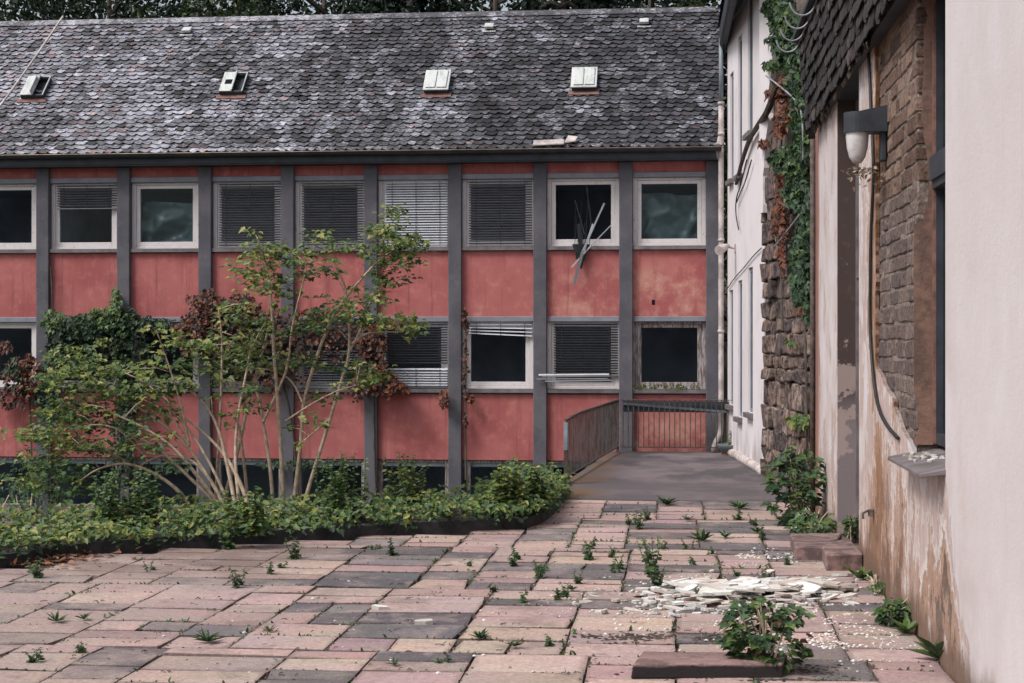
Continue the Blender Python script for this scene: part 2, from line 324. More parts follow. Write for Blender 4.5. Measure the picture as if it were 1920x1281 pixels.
kerb.append(onZ(1040, 962)); kerb.append(onZ(1066, 930)); kerb.append(V((-1.62, 24.2, 0)))
def resample(pts, step):
    out = [pts[0].copy()]
    for a, b in zip(pts, pts[1:]):
        n = max(1, int((b - a).length / step))
        for i in range(1, n + 1): out.append(a.lerp(b, i / n))
    return out
def smoothp(pts, it=2):
    for _ in range(it):
        q = [pts[0]]
        for a, b in zip(pts, pts[1:]): q += [a.lerp(b, .25), a.lerp(b, .75)]
        q.append(pts[-1]); pts = q
    return pts
kc = resample(smoothp(kerb, 2), .35)
def back(i):
    d = (kc[min(i + 1, len(kc) - 1)] - kc[max(i - 1, 0)]).normalized(); n = V((-d.y, d.x, 0))
    if kc[i].x > -2.2 and kc[i].y > 18.0: return V((-2.35 - .0 * i, max(19.9, kc[i].y + .4), 0))
    return kc[i] + n * (1.7 if i > 3 else 1.2)
kb = [back(i) for i in range(len(kc))]
# terrace body (soil seen in the joints), down to the lower yard
mb = MB()
edge = kb + [V((-1.62, 24.6, 0)), V((-1.62, 22.0, 0))]
for i in range(len(kc) - 1):
    a, b, c_, d = kc[i], kc[i + 1], kb[i + 1], kb[i]
    h = lambda p, w: .09 + w * (.08 * nz(p.x * 1.5, p.y * 1.5) + .05)
    m1, m2 = a.lerp(d, .5), b.lerp(c_, .5)
    za, zb, zc, zd, z1, z2 = h(a, 0), h(b, 0), h(c_, 1), h(d, 1), h(m1, 1.4), h(m2, 1.4)
    mb.face([(a.x, a.y, za), (b.x, b.y, zb), (m2.x, m2.y, z2), (m1.x, m1.y, z1)]); mb.face([(m1.x, m1.y, z1), (m2.x, m2.y, z2), (c_.x, c_.y, zc), (d.x, d.y, zd)])
    mb.face([(d.x, d.y, zd), (c_.x, c_.y, zc), (c_.x, c_.y, -2), (d.x, d.y, -2)])
tag(mb.build('planting_bed_soil', M['soil']), kind='structure')
mb = MB()
for i in range(len(kc) - 1):
    a, b = kc[i], kc[i + 1]
    mb.face([(a.x, a.y, -.035), (b.x, b.y, -.035), (2.3, b.y, -.035), (2.3, a.y, -.035)][::-1])
mb.face([(-20, -8, -.035), (2.3, -8, -.035), (2.3, 6.0, -.035), (-20, 6.0, -.035)])
mb.face([(-1.6, 24.2, -.035), (2.3, 24.2, -.035), (2.3, 32.0, -.035), (-1.2, 32.0, -.035)])
mb.face([(-1.6, 24.2, -.035), (-1.2, 32.0, -.035), (-1.2, 32.0, -2), (-1.6, 24.2, -2)])
tag(mb.build('terrace_ground', M['joint']), kind='structure')
def kerb_side(x, y):     # >0 on the paved side
    best = None
    for i in range(len(kc) - 1):
        a, b = kc[i], kc[i + 1]; ab = b - a; t_ = max(0, min(1, ((x - a.x) * ab.x + (y - a.y) * ab.y) / ab.length_squared)); p = a + ab * t_
        d = (p.x - x) ** 2 + (p.y - y) ** 2
        if best is None or d < best[0]: best = (d, ab.x * (y - a.y) - ab.y * (x - a.x))
    return (-1 if best[1] > 0 else 1) * math.sqrt(best[0])
PC = [(.39, .275, .25), (.37, .25, .24), (.41, .30, .262), (.34, .235, .225), (.42, .315, .27), (.40, .285, .262), (.38, .28, .26)]
PD = [(.10, .09, .098), (.125, .11, .116), (.088, .08, .09), (.16, .138, .138)]
mb = MB(); RP = random.Random(5); yb0 = 2.0; joints = []
def paver(xa, xb, ya, yb, c):
    g = RP.uniform(.002, .008); zt = RP.uniform(-.004, .004); j = lambda: RP.uniform(-.006, .009)
    p = [(xa + g + j(), ya + g + j()), (xb - g - j(), ya + g + j()), (xb - g - j(), yb - g - j()), (xa + g + j(), yb - g - j())]
    z4 = [zt + RP.uniform(-.005, .005) for _ in p]; T = [V((q[0], q[1], z)) for q, z in zip(p, z4)]; cen = sum(T, V((0, 0, 0))) / 4; ins = RP.uniform(.025, .06); rim = []
    for q in T:
        d = cen - q; rim.append(q + V((math.copysign(min(ins, abs(d.x) * .6), d.x), math.copysign(min(ins, abs(d.y) * .6), d.y), .003)))
        if RP.random() < .1: q.x += .05 * (1 if d.x > 0 else -1) * RP.random(); q.y += .05 * (1 if d.y > 0 else -1) * RP.random()
    dc = [tuple(lerp(a * b, e, .15) for a, b, e in zip(c, (RP.uniform(.55, .95),) * 3, (.05, .04, .035))) for _ in p]; ci = [tuple(a * RP.uniform(.9, 1.1) for a in c) for _ in p]
    mb.face(rim, 0, ci)
    for k in range(4):
        k2 = (k + 1) % 4; mb.face([T[k], T[k2], rim[k2], rim[k]], 0, [dc[k], dc[k2], ci[k2], ci[k]]); mb.face([T[k2], T[k], (T[k].x, T[k].y, -.05), (T[k2].x, T[k2].y, -.05)], 0, tuple(a * .4 for a in c))
    joints.append((T[0], T[1])); joints.append((T[0], T[3]))
def pcol(cx):
    dk = RP.random() < (.40 if cx > -4.2 else .24); c = RP.choice(PD if dk else PC); k = RP.uniform(.85, 1.15); return tuple(q * k for q in c)
while yb0 < 22.1:
    yb1 = min(22.2, yb0 + RP.choice((1.6, 2.0, 2.4, 2.9)));
    if 22.2 - yb1 < .4: yb1 = 22.2
    x = -14.0 + RP.random() * .5
    while x < 1.78:
        x1 = min(x + RP.choice((.5, .6, .7, .8, .9)), 1.82)
        if 1.82 - x1 < .2: x1 = 1.82
        y = yb0
        while y < yb1 - .01:
            y1 = y + RP.choice((.32, .4, .46, .52, .6)); y1 = yb1 if yb1 - y1 < .2 else y1
            cx, cy = (x + x1) / 2, (y + y1) / 2
            if kerb_side(cx, cy) > .1 and (cx > -6.9 or cy < 14):
                if RP.random() < .12 and x1 - x > .7: xm = lerp(x, x1, .5); paver(x, xm, y, y1, pcol(cx)); paver(xm, x1, y, y1, pcol(cx))
                else: paver(x, x1, y, y1, pcol(cx))
            y = y1
        x = x1
    yb0 = yb1
tag(mb.build('terrace_paving', M['paver']), kind='structure')
mb = MB(); mb.hexa([(-1.85, 22.24, -.3), (1.9, 22.24, -.3), (1.42, 31.95, -.3), (-1.2, 31.95, -.3), (-1.85, 22.24, .012), (1.9, 22.24, .012), (1.42, 31.95, .012), (-1.2, 31.95, .012)])
tag(mb.build('path', M['asphalt'], bevel=.01), kind='structure')
mb = MB()
for i in range(len(kc) - 1):
    a, b = kc[i], kc[i + 1]
    if a.x < -9.5 or b.y > 22.5: continue
    d = (b - a).normalized(); n = V((-d.y, d.x, 0)); z = .125 + .01 * nz(a.x, a.y)
    mb.hexa([a - n * .01 + V((0, 0, -.05)), b - n * .01 + V((0, 0, -.05)), b + n * .09 + V((0, 0, -.05)), a + n * .09 + V((0, 0, -.05)), a - n * .01 + V((0, 0, z)), b - n * .01 + V((0, 0, z)), b + n * .09 + V((0, 0, z)), a + n * .09 + V((0, 0, z))])
tag(mb.build('bed_kerb', M['kerb']), 'low dark stone kerb curving along the overgrown planting bed', 'kerb')

# ------------------------------------------------------------------ red building
D = 32.2; SP = 1.728; PX0 = .811; NB = 11
b_red = thing('derelict_building', (-6, D, -2), 'long derelict building with red render panels grey pilasters and slate roof', 'building')
XL = PX0 - SP * NB
mb = MB()       # rear and end walls, floor slabs: real dark rooms
mb.box(XL - .1, PX0 + .1, D + 4.4, D + 4.6, -2, 6.0); mb.box(XL - .3, XL - .1, D + .1, D + 4.6, -2, 6.0); mb.box(PX0 - .06, PX0 + .12, D + .12, D + 4.4, -2, 6.0)
for z in (-1.9, -.35, 2.62, 5.62): mb.box(XL - .1, PX0 - .06, D + .16, D + 4.4, z, z + .25)
for k in range(2, NB, 3): mb.box(PX0 - SP * k - .05, PX0 - SP * k + .05, D + .3, D + 4.4, -1.6, 5.6)
mb.build('inner_structure', M['dark'], b_red)
for k in range(NB + 1):
    px = PX0 - SP * k; mb = MB(); c = (R.uniform(-.05, .12), 0, 0)
    if k in (0, 1, 8): c = (.2, 0, 0)
    mb.box(px - .135, px + .135, D - .11, D + .12, -2.0, 5.80, 0, c); mb.build('pilaster', M['pil'], b_red, bevel=.012)
ZR = {'u': (4.12, 5.49), 'm': (1.24, 2.60), 'b': (-1.25, -.215)}
def patch(b, row):
    if row == 'u': return {0: .30, 1: .26, 2: .16, 8: .1}.get(b, .02)
    return {0: .36, 1: .05, 2: .02}.get(b, -.03)
def panel(b, z0, z1, pr, dk=0.0):
    xa, xb = PX0 - SP * (b + 1) + .135, PX0 - SP * b - .135
    mb = MB(); nx, nzz = 6, 6
    mb.box(xa - .02, xb + .02, D, D + .15, z0, z1, 0, (pr, dk, 0)); return mb.build('spandrel_panel', M['red'], b_red)
for b in range(NB):
    panel(b, 5.60, 5.83, .1 if b < 1 else 0, .12)
    o = panel(b, 2.70, 4.03, patch(b, 'u'), .3 if b == 8 else 0)
    if b == 0: o['label'] = 'red panel faded to ochre patches with a small hole'
    if b == 1: o['label'] = 'red panel with ochre stains below the broken hanging blind'
    panel(b, -.20, 1.13, patch(b, 'm'), .15 if b > 6 else 0)
    xa, xb = PX0 - SP * (b + 1) + .135, PX0 - SP * b - .135
    mb = MB(); mb.box(xa, xb, D - .02, D + .15, -2, -1.25); mb.build('base_panel', M['pil'], b_red)
def slats(mb, x0, x1, z0, z1, y, tilt, col, pitch=.052, dz=lambda x: 0.0, w=.05):
    n = max(1, int((z1 - z0) / pitch))
    ca, sa = math.cos(tilt) * w / 2, math.sin(tilt) * w / 2
    for i in range(n):
        z = z1 - (i + .5) * pitch + R.uniform(-.003, .003); k = R.uniform(.92, 1.08); c = tuple(q * k for q in col); t_ = .002
        sg = R.uniform(-.004, .004)
        P = []
        for e in (-t_, t_):
            for (xx, s_) in ((x0, -1), (x1, -1), (x1, 1), (x0, 1)):
                P.append((xx, y + s_ * ca, z + s_ * sa + e + dz(xx) * (n - i) / n * 0 + dz(xx) * (i / n) + (sg if xx == x1 else 0)))
        mb.hexa(P, 0, c)
    for f in (.12, .5, .88):
        xx = lerp(x0, x1, f); mb.box(xx - .004, xx + .004, y - .028, y - .024, z0 + dz(xx), z1, 0, (.03, .03, .035))
def tarp(parent, x0, x1, z0, z1, y, seed):
    mb = MB(); nx, nn = 26, 22; b0 = len(mb.v)
    for j in range(nn + 1):
        for i in range(nx + 1):
            fx, fz = i / nx, j / nn; xx = lerp(x0, x1, fx); zz = lerp(z0, z1, fz) + (.05 * nz(fx * 2, seed) if j == nn else 0)
            dgn = fx * 1.0 - fz * .9
            yy = y + .055 * abs(math.sin(dgn * 7 + 3 * nz(fx * 2, fz * 2, seed))) * (1 - fz * .7) + .14 * nz(fx * 3, fz * 3, seed + 5) + .03 * nz(fx * 9, fz * 9, seed)
            mb.v.append(V((xx, yy, zz)))
    mb.idx(b0, [(j * (nx + 1) + i, j * (nx + 1) + i + 1, (j + 1) * (nx + 1) + i + 1, (j + 1) * (nx + 1) + i) for j in range(nn) for i in range(nx)])
    return mb.build('tarpaulin', M['tarp'], parent, smooth=True)
SLAT_SHADED = (.19, .195, .23); SLAT_LIT = (.50, .51, .56)  # same aluminium slats; shaded and sky-lit tone put into their colour
def window(b, row, style):
    z0, z1 = ZR[row]; xa, xb = PX0 - SP * (b + 1) + .135, PX0 - SP * b - .135
    mb = MB(); worn = style.get('worn', 0); fy = D + .05
    o = .085; s = .085; jl = style.get('jl', 0.0)
    # outer frame
    mb.box(xa + jl, xa + jl + o, fy, fy + .09, z0, z1); mb.box(xb - o, xb, fy, fy + .09, z0, z1); mb.box(xa + jl + o, xb - o, fy, fy + .09, z0, z0 + .06); mb.box(xa + jl + o, xb - o, fy, fy + .09, z1 - .05, z1)
    if style.get('sash', 1):
        i0, i1 = xa + jl + o, xb - o; y2 = fy + .022
        mb.box(i0 + .003, i0 + s, y2, y2 + .07, z0 + .063, z1 - .053); mb.box(i1 - s, i1 - .003, y2, y2 + .07, z0 + .063, z1 - .053); mb.box(i0 + s, i1 - s, y2, y2 + .07, z0 + .063, z0 + .063 + .08); mb.box(i0 + s, i1 - s, y2, y2 + .07, z1 - .125, z1 - .053)
    else: s = 0.003
    w = mb.build('window', M['frame_worn'] if worn else M['frame'], b_red, bevel=.006)
    gx0, gx1, gz0, gz1 = xa + jl + o + s, xb - o - s, z0 + .14, z1 - .12
    if row != 'b':
        mb = MB(); mb.box(xa, xb, D - .035, D + .04, z1, z1 + .105); mb.build('head_strip', M['alu'], w, bevel=.008)
        mb = MB(); mb.box(xa + .004, xb - .004, D - .07, D + .14, z0 - .045, z0 - .002); mb.box(xa + .004, xb - .004, D - .07, D - .055, z0 - .075, z0 - .045); mb.build('sill', M['sill'], w)
    if style.get('pane'):
        mb = MB(); mb.box(gx0 - .01, gx1 + .01, fy + .05, fy + .056, gz0 - .01, gz1 + .01); mb.build('pane', M['glass'], w)
    bl = style.get('blind')
    if bl:
        mb = MB()
        for (za, zb, tilt, col) in bl: slats(mb, xa + .14, xb - .03, lerp(z0, z1, za), lerp(z0, z1, zb) - .03, D + .012, tilt, col, dz=style.get('dz', lambda x: 0.0))
        zb_ = lerp(z0, z1, min(q[0] for q in bl))
        if not style.get('dz'): mb.box(xa + .14, xb - .03, D - .01, D + .035, zb_ - .02, zb_ + .005, 0, tuple(q * .8 for q in bl[0][3]))
        bo = mb.build('blind', M['blind'], w)
        if style.get('blabel'): bo['label'] = style['blabel']
    if style.get('tarp'): tarp(w, gx0 - .06, gx1 + .06, z0 + .08, lerp(z0, z1, style['tarp']), D + .22, b * 3.1)
    if style.get('label'): w['label'] = style['label']
    return w
full = lambda c, tl: dict(blind=[(.02, 1, -tl, c)], pane=1)
window(0, 'u', dict(tarp=.77, pane=1, label='white framed window with teal tarpaulin stretched behind it'))
wbrk = window(1, 'u', dict(label='open window with a torn blind hanging out over the sill'))
window(2, 'u', full(SLAT_SHADED, .5)); window(3, 'u', dict(full(SLAT_LIT, -.75), blabel='pale closed venetian blind')); window(4, 'u', full(SLAT_SHADED, .5)); window(5, 'u', full(SLAT_SHADED, .5))
window(6, 'u', dict(tarp=.72, pane=1, label='white framed window with crumpled teal tarpaulin behind glass'))
window(7, 'u', dict(blind=[(.62, 1, -.5, SLAT_SHADED)], pane=1, label='dark window with half lowered blind')); window(8, 'u', dict(pane=0, label='open dark window with missing glass'))
window(9, 'u', full(SLAT_SHADED, .5)); window(10, 'u', full(SLAT_SHADED, .5))
window(0, 'm', dict(worn=1, label='empty dark window with bare weathered frame')); wslat = window(1, 'm', dict(blind=[(.2, 1, -.6, (.10, .105, .12))], pane=1, label='window with dark blind and loose slats at its foot'))
window(2, 'm', dict(blind=[(.80, 1, .55, SLAT_LIT)], dz=lambda x: -.11 * (x - (PX0 - SP * 3)) / SP * 1.0, label='dark window with a crooked half fallen blind')); window(3, 'm', dict(blind=[(.36, 1, -.5, (.13, .135, .16)), (.03, .33, .7, SLAT_LIT)], label='window with dark blind above pale blind'))
window(4, 'm', dict(blind=[(.02, .6, .4, (.3, .31, .34)), (.62, 1, -.5, SLAT_SHADED)])); window(5, 'm', dict(sash=1, worn=1)); window(6, 'm', dict(pane=1)); window(7, 'm', dict(pane=1)); window(8, 'm', dict(pane=1)); window(9, 'm', full(SLAT_SHADED, .5)); window(10, 'm', full(SLAT_SHADED, .5))
for b in range(NB): window(b, 'b', dict(worn=1, sash=0, pane=1 if b % 3 else 0, jl=.04 * (b % 3)))
# torn blind hanging out of the upper window
mb = MB()
def pb(a, b_, w, col, ya=D - .02, yb=None):
    A = onY(a[0], a[1], ya); B = onY(b_[0], b_[1], yb if yb else D - .16); mb.bar(A, B, w, .006, (0.15, -1, .1), 0, col)
G1 = (.30, .31, .34); G2 = (.02, .022, .026)
pb((1133, 381), (1093, 470), .035, G1, D + .03); pb((1093, 470), (1076, 535), .06, (.16, .165, .19), D - .16); pb((1112, 420), (1094, 474), .04, (.4, .41, .44), D - .01); pb((1146, 422), (1107, 462), .02, G1, D + .0)
pb((1107, 462), (1072, 501), .03, (.42, .42, .45), D - .1, D - .14); pb((1109, 425), (1100, 350), .03, G2, D + .1, D + .14); pb((1086, 420), (1089, 470), .09, (.008, .009, .011), D + .1, D - .07); pb((1078, 375), (1096, 440), .02, G2, D + .14, D + .02)
for i in range(9):
    u0 = 1078 + i * 3.6; pb((u0 + R.uniform(-3, 6), 350 + R.uniform(0, 80)), (u0 - 3 + R.uniform(-3, 3), 460 + R.uniform(-4, 10)), .010, (.008, .009, .011), D + .12, D - .06)
    pb((u0 - 3, 458), (1080 + i * 1.6 + R.uniform(-3, 3), 492 + R.uniform(-18, 14)), .055, (.008, .009, .011), D - .09, D - .12)
o = mb.build('torn_blind', M['blind'], wbrk); o['label'] = 'torn blind slats hanging crosswise out of the window'
mb = MB()
for (a, b_, w) in (((1010, 703), (1142, 702), .035), ((1006, 711), (1140, 710), .02), ((1016, 707), (1144, 705), .02), ((1022, 715), (1145, 713), .03)):
    mb.bar(onY(a[0], a[1], D - .17), onY(b_[0], b_[1], D - .15), w, .006, (0, -1, .5), 0, (.40, .41, .44) if w > .03 else (.15, .15, .17))
o = mb.build('loose_slats', M['blind'], wslat); o['label'] = 'bent pale slats lying along the sill'
mb = MB(); hp = onY(1225, 567, D); mb.box(hp.x - .03, hp.x + .03, D - .006, D + .01, hp.z - .05, hp.z + .05); mb.build('wall_hole_shade', M['black'], b_red)  # black box set on the panel, painting the hole's dark inside
# eaves and roof
YE, ZE = D - .42, 6.05; RL = 3.42
mb = MB(); mb.box(XL - .3, PX0 + .13, D - .34, D + .16, 5.80, 5.87); mb.box(XL - .3, PX0 + .13, D - .36, D - .33, 5.83, 6.0); mb.build('soffit', M['gutter'], b_red)
mb = MB(); prof = [(.075 * math.cos(a), .075 * math.sin(a)) for a in [math.pi + math.pi * i / 8 for i in range(9)]]
for i in range(8):
    (y0, z0), (y1, z1) = prof[i], prof[i + 1]
    mb.face([(XL - .35, YE - .02 + y0, 6.03 + z0), (PX0 + .16, YE - .02 + y0, 6.03 + z0), (PX0 + .16, YE - .02 + y1, 6.03 + z1), (XL - .35, YE - .02 + y1, 6.03 + z1)])
mb.tube([(XL - .35, YE - .1, 6.03), (PX0 + .16, YE - .1, 6.03)], .011, 6, 1); mb.build('gutter', [M['gutter'], M['tan_edge']], b_red, smooth=True)
def roofp(x, s, h=0.0):    # s along the slope
    k = s * .70711; n = h * .70711; return V((x, YE + .02 + k - n, ZE + k + n))
mb = MB(); XR = PX0 + .2; SL = RL * 1.41421
mb.face([roofp(XL - .4, -.02, -.02), roofp(XR, -.02, -.02), roofp(XR, SL, -.02), roofp(XL - .4, SL, -.02)], 1)
rp = roofp(0, SL); mb.face([(XR, rp.y, rp.z - .02), (XL - .4, rp.y, rp.z - .02), (XL - .4, rp.y + RL, ZE), (XR, rp.y + RL, ZE)], 1)
mb.face([roofp(XR, 0, -.03), V((XR, rp.y + RL, ZE)), V((XR, rp.y, rp.z - .02))], 1); mb.face([roofp(XL - .4, 0, -.03), V((XL - .4, rp.y, rp.z - .02)), V((XL - .4, rp.y + RL, ZE))], 1)
SKY = []
for (u, v) in ((70, 171), (440, 164), (821, 161), (1096, 156)):
    p = onP(u, v, roofp(0, 0), V((0, -.70711, .70711))); SKY.append((p.x, (p.z - ZE) * 1.41421))
g = .142; nrow = int(SL / g) + 1; RS = random.Random(3)
for i in range(nrow):
    s0 = i * g - .02; x = XL - .4 + RS.random() * .2 - (i * .07) % .21
    while x < XR + .1:
        w = RS.uniform(.15, .26)
        if x + w > XR + .02: w = max(.08, XR + .02 - x)
        cl = nz(x * .35, s0 * .6, 1.0) * .6 + nz(x * 1.2, s0 * 1.2, 4.0) * .5
        left = max(0, min(1, (-5 - x) / 8)); base = .17 + .07 * left + cl * .13 + RS.gauss(0, .085)
        if i == 0 and -9.9 < x < -7.6: base = .5
        for (kx, ks) in SKY:
            if abs(x + .1 - kx) < .3 + .1 * nz(s0 * 3, kx) + max(0, ks - s0) * .12 and s0 < ks - .3: base += .13 * max(0, 1 - (ks - s0) / 2.0)
        base = max(.03, min(.42, base * .92)); wm = RS.random()
        c = (base * 1.0, base * .99, base * 1.09)
        if wm < .06 + .08 * left: c = (base * .9, base * .72, base * .75)
        j = lambda a: RS.uniform(-a, a)
        h0 = .022 + RS.random() * .022; sk = .075
        pts = [(x + .01 + j(.01), s0 + .06 + j(.014), h0), (x + w * .3, s0 + .026 + j(.012), h0), (x + w * .7, s0 - .004 + j(.012), h0), (x + w * .95, s0 + .012, h0), (x + w * 1.0 + sk * .3, s0 + .075, h0 * .9), (x + w + sk, s0 + g + .05, .002), (x + sk - .01, s0 + g + .05, .002)]
        pts = [(min(p[0], XR + .03), min(p[1], SL + .03), p[2]) for p in pts]
        T = [roofp(*p) for p in pts]; B = [roofp(p[0], p[1], p[2] - .02) for p in pts]
        mb.face(T, 0, c); dc = (.012, .012, .014)  # slate edges near black: shade of the gaps put into colour
        for q in range(4): mb.face([T[q], B[q], B[q + 1], T[q + 1]], 0, dc)
        mb.face([T[0], T[6], B[6], B[0]], 0, dc)
        x += w
for i in range(int((XR - XL + .4) / .32)):
    x0 = XL - .4 + i * .32; c = RS.uniform(.16, .34); P = [roofp(x0, SL - .16, .035), roofp(x0 + .35, SL - .16, .03), roofp(x0 + .35, SL + .02, .04), roofp(x0, SL + .02, .045)]
    mb.face(P, 0, (c, c * .97, c * 1.04)); q = roofp(x0, SL - .16, .01); mb.face([P[0], roofp(x0, SL - .16, .01), roofp(x0 + .35, SL - .16, .01), P[1]], 0, (.03, .03, .03))
roof = mb.build('roof', [M['slate'], M['gutter']], b_red)
NR = V((0, -.70711, .70711)); PR = roofp(0, 0)
def rbox(mb, x, s, x0, x1, s0, s1, h0, h1, m=0, lift=0.0, side=0.0):
    P = []
    for (hh) in (h0, h1):
        for (xx, ss_) in ((x0, s0), (x1, s0), (x1, s1), (x0, s1)):
            P.append(roofp(x + xx, s + ss_, hh + lift * (1 if ss_ == s0 else 0) + side * (xx - x0) / (x1 - x0)))
    mb.hexa(P, m)
for i, (u, v, op) in enumerate(((70, 171, 1), (440, 164, 1), (821, 161, 0), (1096, 156, 0))):
    p = onP(u, v, PR, NR); x = p.x; s = (p.z - ZE) * 1.41421
    mb = MB()   # curb
    for (a0, a1, b0, b1) in ((-.25, .25, -.33, -.29), (-.25, .25, .29, .33), (-.25, -.21, -.29, .29), (.21, .25, -.29, .29)): rbox(mb, x, s, a0, a1, b0, b1, 0, .13)
    if op: rbox(mb, x, s, -.21, .21, -.29, .29, .02, .03)
    sk = mb.build('skylight', M['gutter'], b_red); sk['label'] = ('open roof hatch with lid tipped to one side' if op else 'closed roof hatch with pale domed lid')
    mb = MB(); rbox(mb, x, s, -.32, .32, -.45, -.33, .025, .045); mb.build('flashing', M['flash'], sk)
    mb = MB()
    if op:
        rbox(mb, x, s, -.25, .03, -.34, .34, .14, .165); rbox(mb, x, s, -.0, .04, -.34, .34, .165, .2); rbox(mb, x, s, .235, .26, -.34, .34, .13, .16); rbox(mb, x, s, .03, .26, .31, .34, .13, .16)
        if i == 0: rbox(mb, x, s, .0, .02, -.34, .2, .16, .28)
    else:
        rbox(mb, x, s, -.27, .27, -.35, .35, .13, .165); rbox(mb, x, s, -.22, -.012, -.30, .30, .165, .195); rbox(mb, x, s, .012, .22, -.30, .30, .165, .195)
    mb.build('lid', M['lid'], sk, bevel=.03, segs=2)
    if op and i == 1:
        mb = MB(); rbox(mb, x, s, -.17, -.02, -.1, .06, .166, .169); mb.build('broken_hole_shade', M['black'], sk)  # thin black plate on the lid, painting the shade in its hole
for (u, v) in ((352, 62), (918, 55), (1208, 46)):
    p = onP(u, v, PR, NR); s = (p.z - ZE) * 1.41421; mb = MB(); rbox(mb, p.x, s, -.1, .1, -.11, .1, .03, .1, 0, .05); rbox(mb, p.x, s, -.15, .15, -.16, -.11, .03, .05)
    mb.build('roof_vent', M['lid'], b_red, bevel=.01)
mb = MB(); A = onP(1000, 278, PR, NR); B = onP(1070, 274, PR, NR); a = A + NR * .06 + V((0, -.04, .0)); b_ = B + NR * .07 + V((0, -.04, 0))
mb.hexa([a, a + V((.62, 0, .02)), a + V((.62, .12, .12)), a + V((0, .12, .1)), a + V((0, 0, .02)), a + V((.62, 0, .04)), a + V((.6, .12, .14)), a + V((0, .12, .12))]); mb.hexa([b_ + V((-.1, 0, 0)), b_ + V((.1, -.03, .03)), b_ + V((.14, .1, .12)), b_ + V((-.05, .12, .14)), b_ + V((-.12, 0, .02)), b_ + V((.1, -.03, .05)), b_ + V((.14, .1, .14)), b_ + V((-.05, .12, .17))])
tag(mb.build('metal_sheet', M['pipe_pale']), 'bent pale metal sheet lying in the gutter at the roof edge', 'metal sheet')
mb = MB(); P0 = onY(129, 37, D + 2.6); P1 = onY(-60, 300, D - .9); pts = [P0.lerp(P1, i / 10) + V((0, -.35, -.06 * math.sin(math.pi * i / 10))) for i in range(11)]; mb.tube(pts, .026, 5)
tag(mb.build('cable', M['pipe_pale']), 'pale cable running down across the slate roof at far left', 'cable')

# ------------------------------------------------------------------ white wing at the right
SA0 = V((1.50, 26.6, 0)); SN0 = V((-4.5, -.65, 0)).normalized()
WA, WB = V((1.09, 31.95, 0)), V((1.52, 26.75, 0)); wd_ = (WB - WA).normalized(); wn = V((wd_.y, -wd_.x, 0)); WL = (WB - WA).length
if wn.x > 0: wn = -wn
wq = lambda a, d, z: WA + wd_ * a + wn * d + V((0, 0, z))
def wbox(mb, a0, a1, d0, d1, z0, z1, m=0): mb.hexa([wq(a0, d0, z0), wq(a0, d1, z0), wq(a1, d1, z0), wq(a1, d0, z0), wq(a0, d0, z1), wq(a0, d1, z1), wq(a1, d1, z1), wq(a1, d0, z1)], m)
onW = lambda u, v, o=0.0: onP(u, v, WA + wn * o, wn)
b_w = thing('white_building', (2.5, 30, 0), 'white rendered building with narrow windows seen edge on at right', 'building')
wins = []
for (u0, u1, vt, vb) in ((1369, 1375, 141, 335), (1384, 1391, 72, 325), (1402, 1411, -20, 245), (1368, 1374, 545, 760), (1384, 1391, 527, 790), (1403, 1411, 503, 775)):
    a = onW(u0, vt); e = onW(u1, vb); wins.append(((a - WA).dot(wd_), (e - WA).dot(wd_) + .03, max(e.z, .8), a.z))
ys = sorted(set([0.0, WL] + [round(q, 3) for w in wins for q in w[:2]])); mb = MB()
for ya, yb in zip(ys, ys[1:]):
    cuts = sorted([(w[2], w[3]) for w in wins if w[0] < (ya + yb) / 2 < w[1]]); z = -2.0
    for (z0, z1) in cuts:
        if z0 > z: wbox(mb, ya, yb, 0, -.3, z, z0)
        z = max(z, z1)
    if z < 9.3: wbox(mb, ya, yb, 0, -.3, z, 9.3)
mb.box(WB.x + .3, 7, 26.8, 27.1, -2, 9.3); mb.box(1.42, 7, 31.95, 32.2, -2, 9.3); mb.box(6.7, 7, 27.1, 31.95, -2, 9.3); mb.build('wall', M['white'], b_w)
mb = MB(); wbox(mb, .1, WL - .1, -.9, -1.0, -2, 9.2); mb.build('inner_structure', M['dark'], b_w)
for (a0, a1, z0, z1) in wins:
    mb = MB(); f0, f1 = -.035, -.09
    wbox(mb, a0, a0 + .06, f0, f1, z0, z1); wbox(mb, a1 - .06, a1, f0, f1, z0, z1); wbox(mb, a0 + .06, a1 - .06, f0, f1, z0, z0 + .07); wbox(mb, a0 + .06, a1 - .06, f0, f1, z1 - .07, z1)
    w = mb.build('window', M['alu'], b_w); mb = MB(); wbox(mb, a0 + .05, a1 - .05, -.05, -.055, z0 + .06, z1 - .06); mb.build('pane', M['glass'], w)
    mb = MB(); wbox(mb, a0 - .06, a1 + .06, .09, -.09, z0 - .09, z0 - .003); mb.build('sill', M['sill'], w)
mb = MB(); gx = lambda y: .93 + (32.1 - y) * .006
mb.hexa([(gx(32.15), 32.15, 8.02), (gx(24), 24, 8.02), (gx(24) + .16, 24, 8.02), (gx(32.15) + .15, 32.15, 8.02), (gx(32.15), 32.15, 8.40), (gx(24), 24, 8.40), (gx(24) + .16, 24, 8.40), (gx(32.15) + .15, 32.15, 8.40)])
mb.build('gutter', M['gutter'], b_w, bevel=.04, segs=2)
mb = MB(); mb.face([(.98, 24, 8.42), (.98, 32.2, 8.42), (6.9, 32.2, 8.42), (6.9, 24, 8.42)]); mb.face([(.9, 24, 8.45), (4, 24, 11.5), (4, 32.3, 11.5), (.9, 32.3, 8.45)][::-1]); mb.face([(4, 24, 11.5), (7.2, 24, 8.4), (7.2, 32.3, 8.4), (4, 32.3, 11.5)]); mb.face([(.95, 24.02, 8.43), (7, 24.02, 8.43), (4, 24.02, 11.48)]); mb.build('roof', M['gutter'], b_w)
